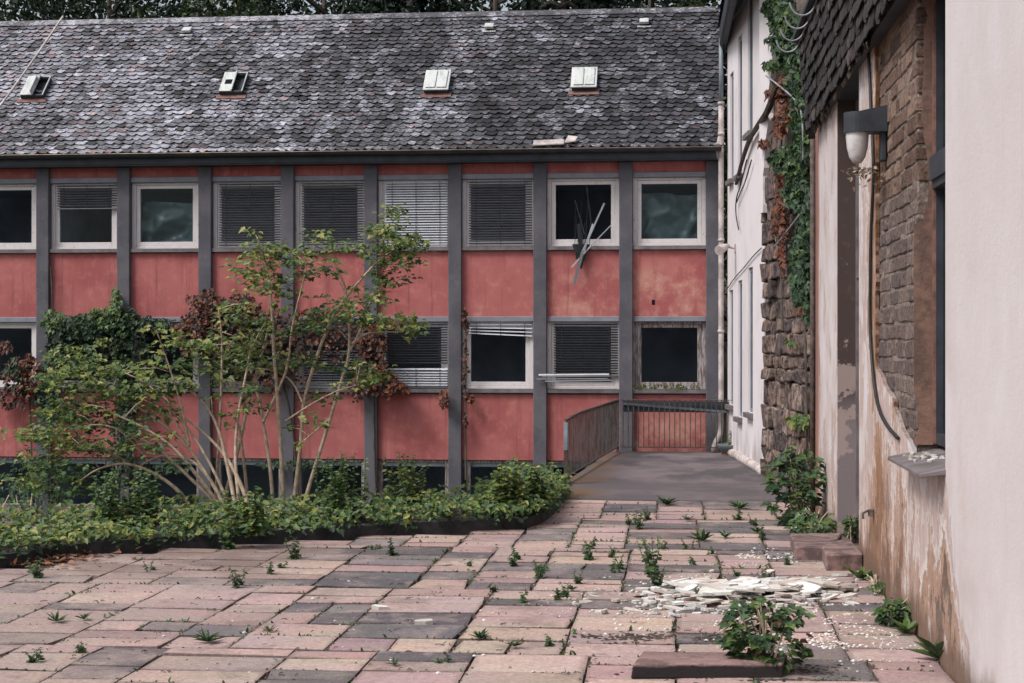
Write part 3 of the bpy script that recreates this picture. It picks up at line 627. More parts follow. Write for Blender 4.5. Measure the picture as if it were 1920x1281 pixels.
mb = MB(); mb.tube([wq(.5, .02, .05)] + [wq(a, .02 + .02 * nz(a * 2), .06) for a in (1.2, 2, 3, 4, 5)] + [wq(WL + .1, .03, .05)], .085, 8); mb.build('plinth', M['pipe_pale'], b_w, smooth=True)
dp = onY(1352, 500, 31.85)
mb = MB(); mb.tube([(dp.x, dp.y, z) for z in (6.9, 8.2)], .045, 10); mb.build('downpipe', M['pipe_grey'], b_w, smooth=True)
mb = MB(); mb.tube([(dp.x, dp.y, 6.92)] + [(dp.x, dp.y, z) for z in (6.3, .55)] + [(dp.x - .02, dp.y - .03, .38), (dp.x - .10, dp.y - .05, .22), (dp.x - .14, dp.y - .06, .12), (dp.x - .14, dp.y - .06, .02)], .055, 10)
for z in (6.9, 6.3, 4.2, 2.4, .9): mb.tube([(dp.x, dp.y, z - .03), (dp.x, dp.y, z + .03)], .068, 10)
mb.tube([(dp.x - .02, dp.y, 6.3), (dp.x - .09, dp.y, 6.0), (dp.x - .05, dp.y, 5.8)], .03, 6); mb.build('downpipe', M['pipe_pale'], b_w, smooth=True)
# cables on the white wall
mb = MB(); P = smoothp([onW(u, v, .07) for (u, v) in ((1428, 226), (1418, 240), (1404, 264), (1392, 300), (1380, 345))]); P = smoothp([onP(1463, 140, SA0 + SN0 * .2, SN0), onP(1450, 182, SA0 + SN0 * .2, SN0), onP(1438, 212, SA0 + SN0 * .2, SN0)] + P[1:]); mb.tube(P, [lerp(.06, .03, i / (len(P) - 1)) for i in range(len(P))], 6)
tag(mb.build('cable_bundle', M['bark_dark']), 'thick dark cable bundle sweeping down the white wall under the eaves', 'cable')
mb = MB()
for L in (((1400, 300), (1388, 350), (1380, 372), (1379, 400), (1385, 431)), ((1409, 300), (1398, 340), (1388, 362), (1381, 380))): mb.tube(smoothp([onW(u, v, .05) for (u, v) in L]), .012, 5)
tag(mb.build('loose_wire', M['cable']), 'loose black wires dangling from the white wall above the camera lamp', 'wire')
mb = MB(); mb.tube(smoothp([onW(u, v, .03) for (u, v) in ((1364, 541), (1378, 520), (1395, 502), (1412, 480), (1428, 465))]), .010, 5)
tag(mb.build('wall_cable', M['cable']), 'grey cable strung up over the lower windows of the white wall', 'cable')
sc = onW(1379, 466); t_ = thing('security_lamp', (sc.x, sc.y, sc.z), 'small grey lamp head on a bracket of the white wall', 'lamp')
mb = MB(); mb.tube([sc, sc + V((-.1, -.02, .02)), sc + V((-.2, -.1, .02))], .02, 6); mb.box(sc.x - .02, sc.x, sc.y - .08, sc.y + .08, sc.z - .08, sc.z + .08); mb.build('bracket', M['pipe_pale'], t_)
mb = MB(); c0 = sc + V((-.2, -.15, 0)); mb.tube([c0 + V((.06, .1, .05)), c0 + V((-.02, -.02, .01)), c0 + V((-.12, -.16, -.06))], [.04, .075, .10], 10); mb.build('lamp_head', M['pipe_pale'], t_, smooth=False)
# tub by the pipe
tb = onZ(1371, 850); mb = MB(); mb.lathe((1.13, 31.25, .012), [(0, .002), (.16, .002), (.24, .14), (.27, .19), (.26, .2), (.22, .19), (.0, .15)], 18)
tag(mb.build('plastic_tub', M['tub'], smooth=True), 'grey plastic tub beside the foot of the downpipe', 'tub')

# ------------------------------------------------------------------ stone wall
SA, SB = V((1.50, 26.6, 0)), V((2.15, 22.1, 0)); sd = (SB - SA).normalized(); sn = V((sd.y, -sd.x, 0)); SLn = (SB - SA).length
if sn.x > 0: sn = -sn
b_s = thing('stone_wall', (1.8, 23.6, 0), 'rough wall of brown stone blocks between white building and ivy', 'wall')
mb = MB(); z = -.05; RW = random.Random(9)
while z < 4.75:
    h = RW.uniform(.2, .46); a = -.05 - RW.random() * .3
    while a < SLn + .1:
        w = RW.uniform(.28, .6); a0, a1 = max(a, 0.0), min(a + w, SLn + .1); pr = RW.uniform(.0, .07)
        if a1 - a0 > .08:
            c = RW.choice(((.15, .108, .095), (.11, .082, .078), (.20, .15, .13), (.08, .064, .064), (.16, .112, .095))); g_ = .012; j = lambda: RW.uniform(-.04, .035)
            q = lambda aa, dd, zz: SA + sd * aa + sn * dd + V((0, 0, zz))
            mb.hexa([q(a0 + g_, pr + j(), z + g_ + j()), q(a1 - g_, pr + j(), z + g_ + j()), q(a1 - g_, -.2, z + g_), q(a0 + g_, -.2, z + g_), q(a0 + g_ + j(), pr + j(), z + h - g_ + j()), q(a1 - g_ + j(), pr + j(), z + h - g_ + j()), q(a1 - g_, -.2, z + h - g_), q(a0 + g_, -.2, z + h - g_)], 0, c)
        a += w
    z += h
mb.build('stone_blocks', M['stone'], b_s, bevel=.022, segs=2)
mb = MB(); q = lambda aa, dd, zz: SA + sd * aa + sn * dd + V((0, 0, zz)); mb.hexa([q(.0, -.03, -1), q(SLn + .1, -.03, -1), q(SLn + .1, -.35, -1), q(.0, -.35, -1), q(0, -.03, 9), q(SLn + .1, -.03, 9), q(SLn + .1, -.35, 9), q(0, -.35, 9)])
mb.build('mortar_core', M['mortar'], b_s)
mb = MB(); nzs = 40
for i in range(nzs):
    za, zb = 4.3 + i * .12, 4.3 + (i + 1) * .12
    f = lambda z_: .25 + max(0, (z_ - 4.9)) * .45 + .25 * nz(z_ * 1.7, 3.1) + .08 * nz(z_ * 9, 1)
    mb.hexa([q(-.01, .07, za), q(min(f(za), SLn), .07, za), q(min(f(za), SLn), -.02, za), q(-.01, -.02, za), q(-.01, .07, zb), q(min(f(zb), SLn), .07, zb), q(min(f(zb), SLn), -.02, zb), q(-.01, -.02, zb)])
o = mb.build('plaster_remnant', M['white'], b_s); o['label'] = 'ragged remnant of white plaster on the upper stones'

# ------------------------------------------------------------------ near building
XN = 1.83
b_n = thing('plaster_building', (3.4, 10, 0), 'close building with pale peeling plaster bare blocks and slate cladding', 'building')
TW = .42; mb = MB()
mb.box(XN, XN + TW, 18.1, 20.8, -.3, 6.2); mb.box(XN, XN + TW, 16.0, 18.1, 5.05, 6.2); mb.box(XN, XN + TW, -6, 11.0, -.3, 6.2); mb.box(XN, XN + TW, 11.0, 12.5, -.3, 1.34); mb.box(XN, XN + TW, 11.0, 12.5, 5.1, 6.2)
def yedge(z):
    if z < 1.38: return 12.5
    b = 14.72 + .07 * nz(z * 3, 2) + .04 * nz(z * 14, 5)
    if z < 1.95: b = min(b, 12.5 + max(0, (z - 1.36)) * 3.4 + .25 * nz(z * 9, 7))
    return max(12.5, b)
zs = [-.3 + .04 * i for i in range(160)]
for za, zb in zip(zs, zs[1:]):
    ya, yb = yedge(za), yedge(zb)
    mb.face([(XN, ya, za), (XN, yb, zb), (XN, 16.0, zb), (XN, 16.0, za)]); mb.face([(XN, ya, za), (XN + .035, ya, za), (XN + .035, yb, zb), (XN, yb, zb)])
    if za > 1.3 and abs(ya - yb) > .001: mb.face([(XN, ya, za), (XN, yb, zb), (XN + .035, yb, zb), (XN + .035, ya, za)])
mb.face([(XN, 16.0, -.3), (XN, 16.0, 6.06), (XN + TW, 16.0, 6.06), (XN + TW, 16.0, -.3)])
mb.box(XN + TW, 6, 20.5, 20.8, -.3, 6.2)
mb.build('wall', M['plaster'], b_n)
mb = MB(); RB_ = random.Random(14); mb.box(XN + .045, XN + TW - .02, 12.52, 15.96, -.25, 6.1, 1); z = 1.25; row = 0
while z < 6.0:
    h = RB_.uniform(.115, .155); y = 12.5 - (.18 if row % 2 else 0.0)
    while y < 15.3:
        w_ = RB_.uniform(.22, .34); y0, y1 = max(y, 12.502), y + w_
        if y1 - y0 > .06:
            pr = RB_.choice((.03, .032, .035, .038, .043)); g_ = RB_.uniform(.006, .012); j = lambda: RB_.uniform(-.008, .008); up = z > 3.3
            c = RB_.choice(((.19, .14, .128), (.15, .115, .108), (.22, .168, .15), (.17, .122, .11)) if not up else ((.20, .13, .10), (.26, .17, .13), (.15, .095, .075), (.30, .205, .16))); xb = XN + TW - .03
            mb.hexa([(XN + pr + j() * .6, y0 + g_ + j(), z + g_ + j()), (xb, y0 + g_, z + g_), (xb, y1 - g_, z + g_), (XN + pr + j() * .6, y1 - g_ + j(), z + g_ + j()), (XN + pr + j() * .6, y0 + g_ + j(), z + h - g_ + j()), (xb, y0 + g_, z + h - g_), (xb, y1 - g_, z + h - g_), (XN + pr + j() * .6, y1 - g_ + j(), z + h - g_ + j())], 0, c)
        y += w_
    z += h; row += 1
mb.build('bare_blockwork', [M['block'], M['mortar2']], b_n, bevel=.010)
mb = MB(); mb.box(4.0, 4.2, -6, 20.5, -.3, 6.1); mb.box(XN + TW, 4, 15.0, 15.2, -.3, 6.1); mb.box(XN + TW, 4, 18.6, 18.8, -.3, 6.1); mb.box(XN + TW, 4, 9.0, 9.2, -.3, 6.1); mb.box(XN + TW, 4, -6, 20.5, 6.0, 6.1); mb.build('inner_structure', M['dark'], b_n)
# doorway lining and door
mb = MB(); mb.box(XN + .004, XN + .36, 18.075, 18.098, -.1, 5.04); d_ = mb.build('doorway', M['jamb'], b_n)
mb = MB(); mb.box(XN + .23, XN + .27, 16.02, 18.07, -.1, 2.9); mb.build('door_leaf', M['gutter'], d_)
mb = MB(); mb.box(XN + .20, XN + .30, 18.02, 18.072, -.1, 5.0); mb.box(XN + .20, XN + .30, 16.02, 18.02, 2.9, 3.0); mb.build('door_frame', M['sill'], d_)
mb = MB(); mb.box(XN + .24, XN + .25, 16.02, 18.02, 3.0, 5.0); mb.build('fanlight_pane', M['glass'], d_)
# window
mb = MB(); fx = XN + .17
mb.box(fx, fx + .09, 12.44, 12.49, 1.42, 5.1); mb.box(fx, fx + .09, 11.01, 11.07, 1.42, 5.1); mb.box(fx, fx + .09, 11.07, 12.44, 1.42, 1.5); mb.box(fx - .05, fx + .06, 11.03, 12.44, 3.42, 3.6); mb.box(fx - .03, fx + .09, 11.07, 12.44, 3.36, 3.42)
w = mb.build('window', M['gutter'], b_n); mb = MB(); mb.box(fx + .05, fx + .056, 11.06, 12.45, 1.48, 5.08); mb.build('pane', M['glass'], w)
mb = MB(); mb.box(fx - .02, fx + .0, 12.44, 12.492, 1.42, 5.1); mb.build('frame_edge', M['flash'], w)
mb = MB(); mb.hexa([(XN - .17, 10.98, 1.28), (fx + .1, 10.98, 1.335), (fx + .1, 12.62, 1.335), (XN - .17, 12.62, 1.28), (XN - .17, 10.98, 1.31), (fx + .1, 10.98, 1.40), (fx + .1, 12.62, 1.40), (XN - .17, 12.62, 1.31)]); mb.build('sill', M['sill'], w, bevel=.006)
mb = MB()   # plaster left on the far reveal
for i in range(92):
    za, zb = 1.41 + i * .04, 1.45 + i * .04; f = lambda z_: XN + max(.012, .09 + .07 * nz(z_ * 1.6, 9) + .03 * nz(z_ * 8, 3) - (.075 if z_ < 3.1 else 0))
    mb.hexa([(f(za), 12.488, za), (fx + .001, 12.488, za), (fx + .001, 12.505, za), (f(za), 12.505, za), (f(zb), 12.488, zb), (fx + .001, 12.488, zb), (fx + .001, 12.505, zb), (f(zb), 12.505, zb)])
mb.build('reveal_plaster', M['jamb_brown'], b_n)
# slate cladding band with bare gutter brackets
mb = MB(); CZ0, CZ1 = 4.86, 6.02; RC = random.Random(4); rows = 8
cp = lambda y, z, o=0.0: V((lerp(1.72, 1.58, (z - CZ0) / (CZ1 - CZ0)) - o, y, z))
mb.hexa([(1.75, -6, CZ0 + .02), (2.2, -6, CZ0 + .02), (2.2, 20.3, CZ0 + .02), (1.75, 20.3, CZ0 + .02), (1.62, -6, CZ1), (2.2, -6, CZ1), (2.2, 20.3, CZ1), (1.62, 20.3, CZ1)], 1)
for i in range(rows):
    z0 = CZ0 + (CZ1 - CZ0) / rows * i; y = -6 + RC.random() * .2; hh = (CZ1 - CZ0) / rows
    while y < 20.3:
        wd = RC.uniform(.14, .42); y1 = min(y + wd, 20.34); k = RC.uniform(.018, .042); c = (k * 1.08, k * .95, k)
        if RC.random() < .05: c = (.08, .06, .056)
        o = .02 + RC.random() * .035
        T = [cp(y, z0 - .01 + RC.uniform(-.03, .03), o), cp(y1 - .02, z0 - .01, o), cp(y1, z0 + .06, o), cp(y1, z0 + hh + .04, .003), cp(y, z0 + hh + .04, .003)]
        B = [p + V((.012, 0, 0)) for p in T]
        mb.face(T, 0, c)
        for q_ in range(3): mb.face([T[q_], T[q_ + 1], B[q_ + 1], B[q_]], 0, (.02, .018, .02))
        mb.face([T[4], T[0], B[0], B[4]], 0, (.02, .018, .02)); y = y1
mb.build('slate_cladding', [M['slate_dark'], M['gutter']], b_n)
for i in range(26):       # splintered battens at the lower edge
    mb = MB(); y = RC.uniform(11.5, 19.8); mb.bar((1.78, y, 4.95), (1.72 + RC.uniform(-.03, .05), y + RC.uniform(-.9, .9), CZ0 + RC.uniform(-.09, .04)), .05, .012, (-1, 0, -.4), 0); mb.build('torn_batten', M['bark_dark'], b_n)
mb = MB(); mb.face([(1.5, -6.2, 6.0), (1.5, 20.5, 6.0), (4.2, 20.5, 8.4), (4.2, -6.2, 8.4)][::-1]); mb.face([(1.5, -6.2, 6.02), (1.5, 20.5, 6.02), (1.5, 20.5, 5.96), (1.5, -6.2, 5.96)]); mb.face([(1.5, -6.2, 5.98), (1.5, 20.5, 5.98), (2.2, 20.5, 5.98), (2.2, -6.2, 5.98)]); mb.face([(1.52, 20.45, 6.0), (4.2, 20.45, 6.0), (4.2, 20.45, 8.38)]); mb.build('roof', M['gutter'], b_n)
for k, y in enumerate((20.2, 19.45, 18.7, 17.95)):
    mb = MB(); mb.tube([V((1.44 + .14 * math.cos(a), y, 5.97 + .16 * math.sin(a))) for a in [math.pi * (1.02 + .98 * i / 12) for i in range(13)]] , .011, 6); mb.build('gutter_bracket', M['steel'], b_n)
# steps, lamp, cable, hook
mb = MB(); mb.hexa([(1.24, 16.35, -.05), (1.6, 16.3, -.05), (1.82, 17.5, -.05), (1.27, 17.5, -.05), (1.24, 16.35, .13), (1.6, 16.3, .14), (1.82, 17.5, .14), (1.27, 17.5, .125)])
tag(mb.build('stone_step', M['step'], bevel=.012), 'worn reddish stone step block reaching out to the terrace', 'step', 'stone steps at the doorway')
mb = MB(); mb.hexa([(1.47, 15.55, -.05), (1.825, 15.62, -.05), (1.825, 16.95, -.05), (1.5, 16.28, -.05), (1.47, 15.55, .155), (1.825, 15.62, .165), (1.825, 16.95, .165), (1.5, 16.28, .155)])
tag(mb.build('stone_step', M['step'], bevel=.012), 'nearer stone step block with dark front tight against the plaster wall', 'step', 'stone steps at the doorway')
LY, LX = 14.25, 1.615; lz = lambda v: H + (CY - v) / F * (LY / 1.016)
t_ = thing('wall_lamp', (XN + .03, LY, lz(310)), 'wall lamp with dark hood over a milky glass bowl', 'lamp')
zt, zm, zb = lz(212), lz(250), lz(308)
mb = MB(); prof = [(.0, zb), (.04, zb + .012), (.07, zb + .06), (.09, zb + .14), (.1, zb + .24), (.1, zt - .03), (0, zt - .03)]; mb.lathe((LX, LY, 0), prof, 20); mb.build('glass_shade', M['opal'], t_, smooth=True)
mb = MB()
for i in range(12):
    a0, a1 = math.pi * .5 + math.pi * i / 12, math.pi * .5 + math.pi * (i + 1) / 12; r = .118
    p = lambda a, z_, rr: (LX + rr * math.cos(a), LY + rr * math.sin(a), z_)
    lo0 = zm + .0; mb.face([p(a0, lo0, r), p(a1, lo0, r), p(a1, zt, r), p(a0, zt, r)]); mb.face([p(a0, lo0, r - .012), p(a1, lo0, r - .012), p(a1, lo0, r), p(a0, lo0, r)]); mb.face([p(a0, zt, r), p(a1, zt, r), (LX, LY, zt)])
mb.hexa([(LX, LY - .118, zm), (XN + .03, LY - .118, zm), (XN + .03, LY + .118, zm), (LX, LY + .118, zm), (LX, LY - .118, zt), (XN + .03, LY - .118, zt + .05), (XN + .03, LY + .118, zt + .05), (LX, LY + .118, zt)]); mb.build('hood', M['gutter'], t_)
mb = MB(); mb.box(XN - .02, XN + .03, LY - .07, LY + .07, zb + .02, zt + .05); mb.build('back_plate', M['gutter'], t_, bevel=.01)
mb = MB(); RN = random.Random(2)
for i in range(60):
    p = V((LX + RN.gauss(.06, .07), LY + RN.gauss(.0, .06), zb - .02 - abs(RN.gauss(0, .07)))); mb.leaf(p, (RN.uniform(-1, 1), RN.uniform(-1, 1), RN.uniform(-1, .3)), (0, -1, 1), .05, .03, RN.choice(((.25, .18, .12), (.16, .11, .07), (.4, .34, .28))))
tag(mb.build('old_nest', M['leaf']), 'scrap of dried nest material clinging below the wall lamp', 'nest')
mb = MB(); cp_ = [(1627, 78), (1631, 150), (1633, 210), (1639, 320), (1633, 430), (1631, 560), (1632, 640), (1637, 705), (1646, 765), (1662, 798), (1684, 822)]; mb.tube(smoothp([onX(u, v, XN - .02) for (u, v) in cp_]), .016, 6)
tag(mb.build('wall_conduit', M['cable']), 'black cable hanging down along the edge of the bare blockwork', 'cable')
mb = MB(); hk = onX(1638, 962, XN); mb.tube([hk, hk + V((-.06, -.02, .02)), hk + V((-.1, -.04, 0)), hk + V((-.1, -.05, -.05))], .012, 6); mb.lathe(hk + V((-.01, 0, -.03)), [(0, 0), (.04, 0), (.04, .06), (0, .06)], 8)
tag(mb.build('iron_hook', M['rust']), 'small rusty iron hook low on the stained plaster wall', 'hook')
mb = MB(); e0 = V((XN + .0, 20.82, 0)); mb.tube([(XN - .03, 20.84, z) for z in (0, 2, 4.8)], .035, 8); tag(mb.build('rusty_pipe', M['rust'], smooth=True), 'thin rusty pipe up the corner between ivy and plaster wall', 'pipe')

# ------------------------------------------------------------------ railing
def rail_run(A, B, label, n, name='railing', scroll=False):
    t_ = thing(name, (A.x, A.y, 0), label, 'railing', 'railings of the footbridge'); d = (B - A).normalized(); HR = 1.05
    mb = MB(); pts = [A.lerp(B, i / 12) + V((0, 0, HR - (0.05 * max(0, 1 - i / 3.0) ** 1.5 if scroll else 0))) for i in range(13)]
    for a, b in zip(pts, pts[1:]): mb.bar(a, b, .055, .02, (0, 0, 1))
    mb.build('top_rail', M['rust'], t_, bevel=.004)
    mb = MB(); mb.bar(A + V((0, 0, .12)), B + V((0, 0, .12)), .03, .02, (0, 0, 1)); mb.build('bottom_rail', M['rust'], t_)
    for k in range(n):
        p = A.lerp(B, (k + .5) / n); hh = HR - (0.05 * max(0, 1 - ((k + .5) / n * 12) / 3.0) ** 1.5 if scroll else 0)
        mb = MB(); mb.box(p.x - .009, p.x + .009, p.y - .009, p.y + .009, .12, hh); mb.build('baluster', M['rail_bar'] if scroll else M['rust'], t_)
    return t_
t = NT('worn_railing_paint'); a = t.noise(8, 6, .7, stretch=(1, 1, .3)); M['rail_bar'] = t.bsdf(t.mix(t.ss(a, .42, .58), (.07, .068, .072), (.045, .03, .024)), .75)
RA, RB, RC_ = V((-1.62, 24.5, 0)), V((-1.07, 31.6, 0)), V((1.22, 31.6, 0))
t1 = rail_run(RA, RB, 'rusty railing receding along the left side of the footbridge', 44, scroll=True)
mb = MB(); pts = [RA + V((0, -.02 - .06 * math.sin(a * 1.6), .96 - .42 * a)) for a in [i / 8 for i in range(9)]]
for a, b in zip(pts, pts[1:]): mb.bar(a, b, .06, .02, (0, -1, 0))
mb.build('scroll_end', M['pipe_grey'], t1); mb = MB(); mb.box(RA.x - .03, RA.x + .03, RA.y - .03, RA.y + .03, -.3, .95); mb.build('post', M['rust'], t1)
mb = MB(); mb.box(RB.x - .03, RB.x + .03, RB.y - .03, RB.y + .03, -.3, 1.04); mb.build('post', M['rust'], t1)
mb = MB(); mb.bar(RA + V((-.02, .2, .0)), RA + V((-.45, .4, -.9)), .04, .03, (0, -1, 0)); mb.bar(RA + V((-.02, .2, -.3)), RA + V((-.3, .4, -1.2)), .04, .03, (0, -1, 0)); mb.build('brace', M['rust'], t1)
t2 = rail_run(RB + V((.06, 0, 0)), RC_, 'rusty railing crossing in front of the red wall at the bridge end', 22)
mb = MB(); mb.box(RC_.x - .02, RC_.x + .03, 31.58, 31.63, 0, 1.04); mb.build('post', M['rust'], t2)
mb = MB(); mb.bar(RB + V((.1, .08, .97)), RC_ + V((0, .08, .81)), .045, .02, (0, -1, 0)); mb.bar(RB + V((.1, .1, .92)), RC_ + V((0, .1, .91)), .22, .01, (0, -1, 0), 1); o = mb.build('cable_tray', [M['pipe_grey'], M['gutter']], t2)

# ------------------------------------------------------------------ vegetation
GR = [(.06, .11, .03), (.08, .135, .04), (.045, .09, .035), (.105, .155, .04), (.06, .11, .05)]
GD = [(.022, .05, .022), (.03, .065, .028), (.028, .055, .03), (.045, .085, .035)]
GY = [(.18, .215, .05), (.14, .18, .05), (.24, .24, .07), (.115, .165, .04)]
RD = [(.11, .035, .02), (.15, .045, .022), (.08, .03, .02), (.06, .03, .022), (.20, .07, .03)]
BR = [(.05, .026, .02), (.085, .032, .022), (.035, .022, .02), (.11, .036, .02)]
def rd(rng, up=.4):
    while True:
        v = V((rng.uniform(-1, 1), rng.uniform(-1, 1), rng.uniform(-1, 1)))
        if .1 < v.length < 1: break
    v.normalize(); v.z += up; return v
def pick(rng, pal):
    c = rng.choice(pal); k = rng.uniform(.75, 1.3); return tuple(q * k for q in c)
def spray(mb, rng, p, r, n, L, pal, lobed=True, flat=.45, up=.6, droop=0.15):
    for _ in range(n):
        d = rd(rng, 0); d.z *= flat; q = p + d * (r * rng.random() ** .6)
        dr = V((d.x + rng.uniform(-.5, .5), d.y - .35 + rng.uniform(-.5, .5), -droop + rng.uniform(-.35, .3)))
        nn = V((rng.uniform(-.5, .5), -.35 + rng.uniform(-.5, .5), 1)); l = L * rng.uniform(.6, 1.25)
        mb.leaf(q, dr, nn, l, l * .95 if lobed else l * .6, pick(rng, pal), 0, .25, lobed)
# --- sapling with upright stems
def stems_thing(name, label, stems, Y0, base_r, foliage, seed, leaf_n):
    rng = random.Random(seed); tops = []; p0 = onY(stems[0][0][0], stems[0][0][1], Y0); foliage = [(a, b, c, d, max(1, int(e * .8)), GR if f is GD else (GM if f is GR else GY + GM)) for (a, b, c, d, e, f) in foliage]
    t_ = thing(name, (p0.x, Y0, .1), label, 'shrub')
    for si, st in enumerate(stems):
        dy = rng.uniform(-.45, .45); n = len(st); pts = []
        for i, (u, v) in enumerate(st): pts.append(onY(u, v, Y0 + dy * i / (n - 1)))
        d0 = (pts[0] - pts[1]).normalized(); 
        if st[0][1] > 895: pts.insert(0, V((pts[0].x + d0.x * .15, pts[0].y, .05)))
        pts = smoothp(pts, 2); k = len(pts); r0 = base_r * rng.uniform(.75, 1.1) * (1 if st[0][1] > 895 else .6)
        mb = MB(); mb.tube(pts, [lerp(r0, r0 * .28, i / (k - 1)) for i in range(k)], 6)
        for q in range(3):       # twigs
            i = rng.randrange(k // 2, k); d = V((rng.uniform(-1, 1), rng.uniform(-.7, .7), rng.uniform(.0, .9))).normalized(); L = rng.uniform(.2, .5)
            mb.tube([pts[i], pts[i] + d * L * .5 + V((0, 0, .03)), pts[i] + d * L], [r0 * .3, r0 * .2, r0 * .12], 5); tops.append(pts[i] + d * L)
        tops.append(pts[-1]); mb.build('stem', M['bark'], t_, smooth=True)
    mb = MB()
    for (u, v, ru, rv, n, pal) in foliage:
        for _ in range(int(n * 1.5 + .5)):
            a = rng.uniform(0, 2 * math.pi); r = math.sqrt(rng.random()); p = onY(u + ru * r * math.cos(a), v + rv * r * math.sin(a), Y0 + rng.gauss(0, .3))
            spray(mb, rng, p, .17, leaf_n, .075, pal)
    for p in tops: spray(mb, rng, p, .14, 6, .085, GY)
    mb.build('foliage', M['leaf'], t_)
    return t_
G, Yw, Dg = GR, GY, GD
GM = GR + GY
up_stems = [[(531, 926), (522, 759), (513, 659), (510, 580), (503, 511), (490, 466)], [(551, 939), (565, 827), (567, 755), (599, 652), (628, 583), (674, 527), (708, 490), (745, 463), (772, 440)],
    [(572, 935), (620, 783), (640, 714), (658, 659), (650, 553), (644, 527), (626, 490)], [(661, 645), (680, 628), (702, 622), (757, 623)], [(510, 910), (501, 834), (493, 793), (487, 745), (472, 724), (431, 712), (400, 717)],
    [(421, 934), (445, 851), (465, 759), (489, 669), (512, 587)], [(464, 934), (455, 841), (445, 783), (420, 776)], [(405, 924), (415, 752), (417, 631), (410, 580)],
    [(493, 793), (520, 735), (540, 690), (546, 620), (560, 561), (573, 513), (574, 492)], [(620, 783), (590, 810), (565, 830)], [(655, 660), (676, 620), (690, 572), (708, 543)], [(567, 755), (551, 717), (520, 695), (470, 690), (440, 700)],
    [(535, 790), (580, 760), (625, 735), (668, 722)]]
up_fol = [(735, 398, 16, 14, 7, GM), (722, 432, 30, 16, 12, GM), (752, 452, 46, 14, 16, GM), (705, 470, 34, 16, 10, G), (740, 490, 46, 14, 12, G), (725, 520, 38, 14, 9, GD), (770, 470, 30, 10, 6, G), (650, 462, 40, 8, 7, GM), (592, 445, 18, 12, 6, GM),
    (500, 468, 34, 14, 12, GM), (470, 500, 46, 20, 14, GM), (560, 480, 40, 18, 14, G), (590, 505, 32, 18, 11, GD), (530, 540, 40, 20, 12, G), (470, 530, 44, 18, 12, GM), (650, 590, 70, 26, 20, G), (600, 600, 60, 20, 14, GD), (700, 560, 40, 14, 8, G), (735, 600, 40, 10, 8, GM), (775, 618, 26, 10, 6, GY),
    (440, 590, 40, 22, 12, G), (350, 640, 60, 16, 16, GM), (420, 650, 60, 20, 18, G), (500, 620, 50, 20, 12, GD), (380, 690, 50, 20, 12, G), (480, 680, 60, 18, 12, GD), (560, 680, 50, 20, 10, G), (640, 690, 40, 16, 7, GD), (600, 740, 40, 12, 5, GD), (700, 700, 30, 16, 8, GY), (450, 735, 40, 12, 6, GD), (590, 800, 12, 6, 2, GM), (470, 760, 30, 12, 4, GD)]
stems_thing('tall_sapling', 'tall bushy sapling with upright bare stems in the planting bed', up_stems, 18.9, .032, up_fol, 21, 8)
ar_stems = [[(423, 949), (356, 838), (300, 790), (240, 752), (195, 722), (157, 700), (101, 713)], [(412, 949), (375, 898), (326, 838), (262, 797), (214, 777)], [(461, 928), (431, 865), (393, 820), (345, 782), (322, 779)],
    [(352, 938), (315, 902), (262, 874), (225, 868), (180, 880), (150, 902)], [(236, 867), (195, 838), (157, 827), (124, 825)], [(356, 838), (330, 790), (300, 763), (258, 745), (220, 730)], [(333, 838), (277, 831), (240, 838)], [(356, 838), (340, 760), (318, 689), (294, 621)], [(225, 868), (210, 850), (170, 843), (150, 840)], [(430, 945), (390, 860), (350, 800), (310, 750), (270, 715), (235, 700)], [(418, 948), (400, 905), (362, 862), (320, 850), (280, 862), (255, 880)], [(440, 940), (428, 880), (410, 800), (380, 750), (350, 730)], [(408, 946), (360, 900), (300, 842), (240, 810), (190, 795), (150, 800)], [(448, 938), (440, 860), (445, 780), (462, 700), (470, 650)]]
ar_fol = [(130, 668, 44, 18, 16, GM), (160, 700, 60, 20, 20, GM), (110, 720, 40, 20, 14, G), (200, 730, 50, 18, 15, GM), (250, 745, 40, 16, 10, G), (110, 770, 50, 24, 18, G), (170, 780, 50, 24, 18, GD), (60, 810, 40, 16, 12, GM), (110, 830, 50, 22, 16, G), (180, 830, 40, 20, 12, GD), (70, 860, 46, 16, 12, G), (130, 880, 50, 20, 14, GD), (60, 900, 40, 14, 8, GM), (110, 925, 46, 16, 10, GD), (250, 800, 40, 16, 8, GD), (300, 770, 30, 14, 7, G), (290, 720, 36, 14, 8, G), (330, 720, 40, 20, 9, GD), (200, 900, 30, 16, 6, GD), (290, 840, 26, 12, 4, GD), (330, 870, 24, 10, 3, GD)]
stems_thing('arching_shrub', 'wide shrub with pale stems arching to the left over the bed', ar_stems, 18.3, .03, ar_fol, 22, 8)
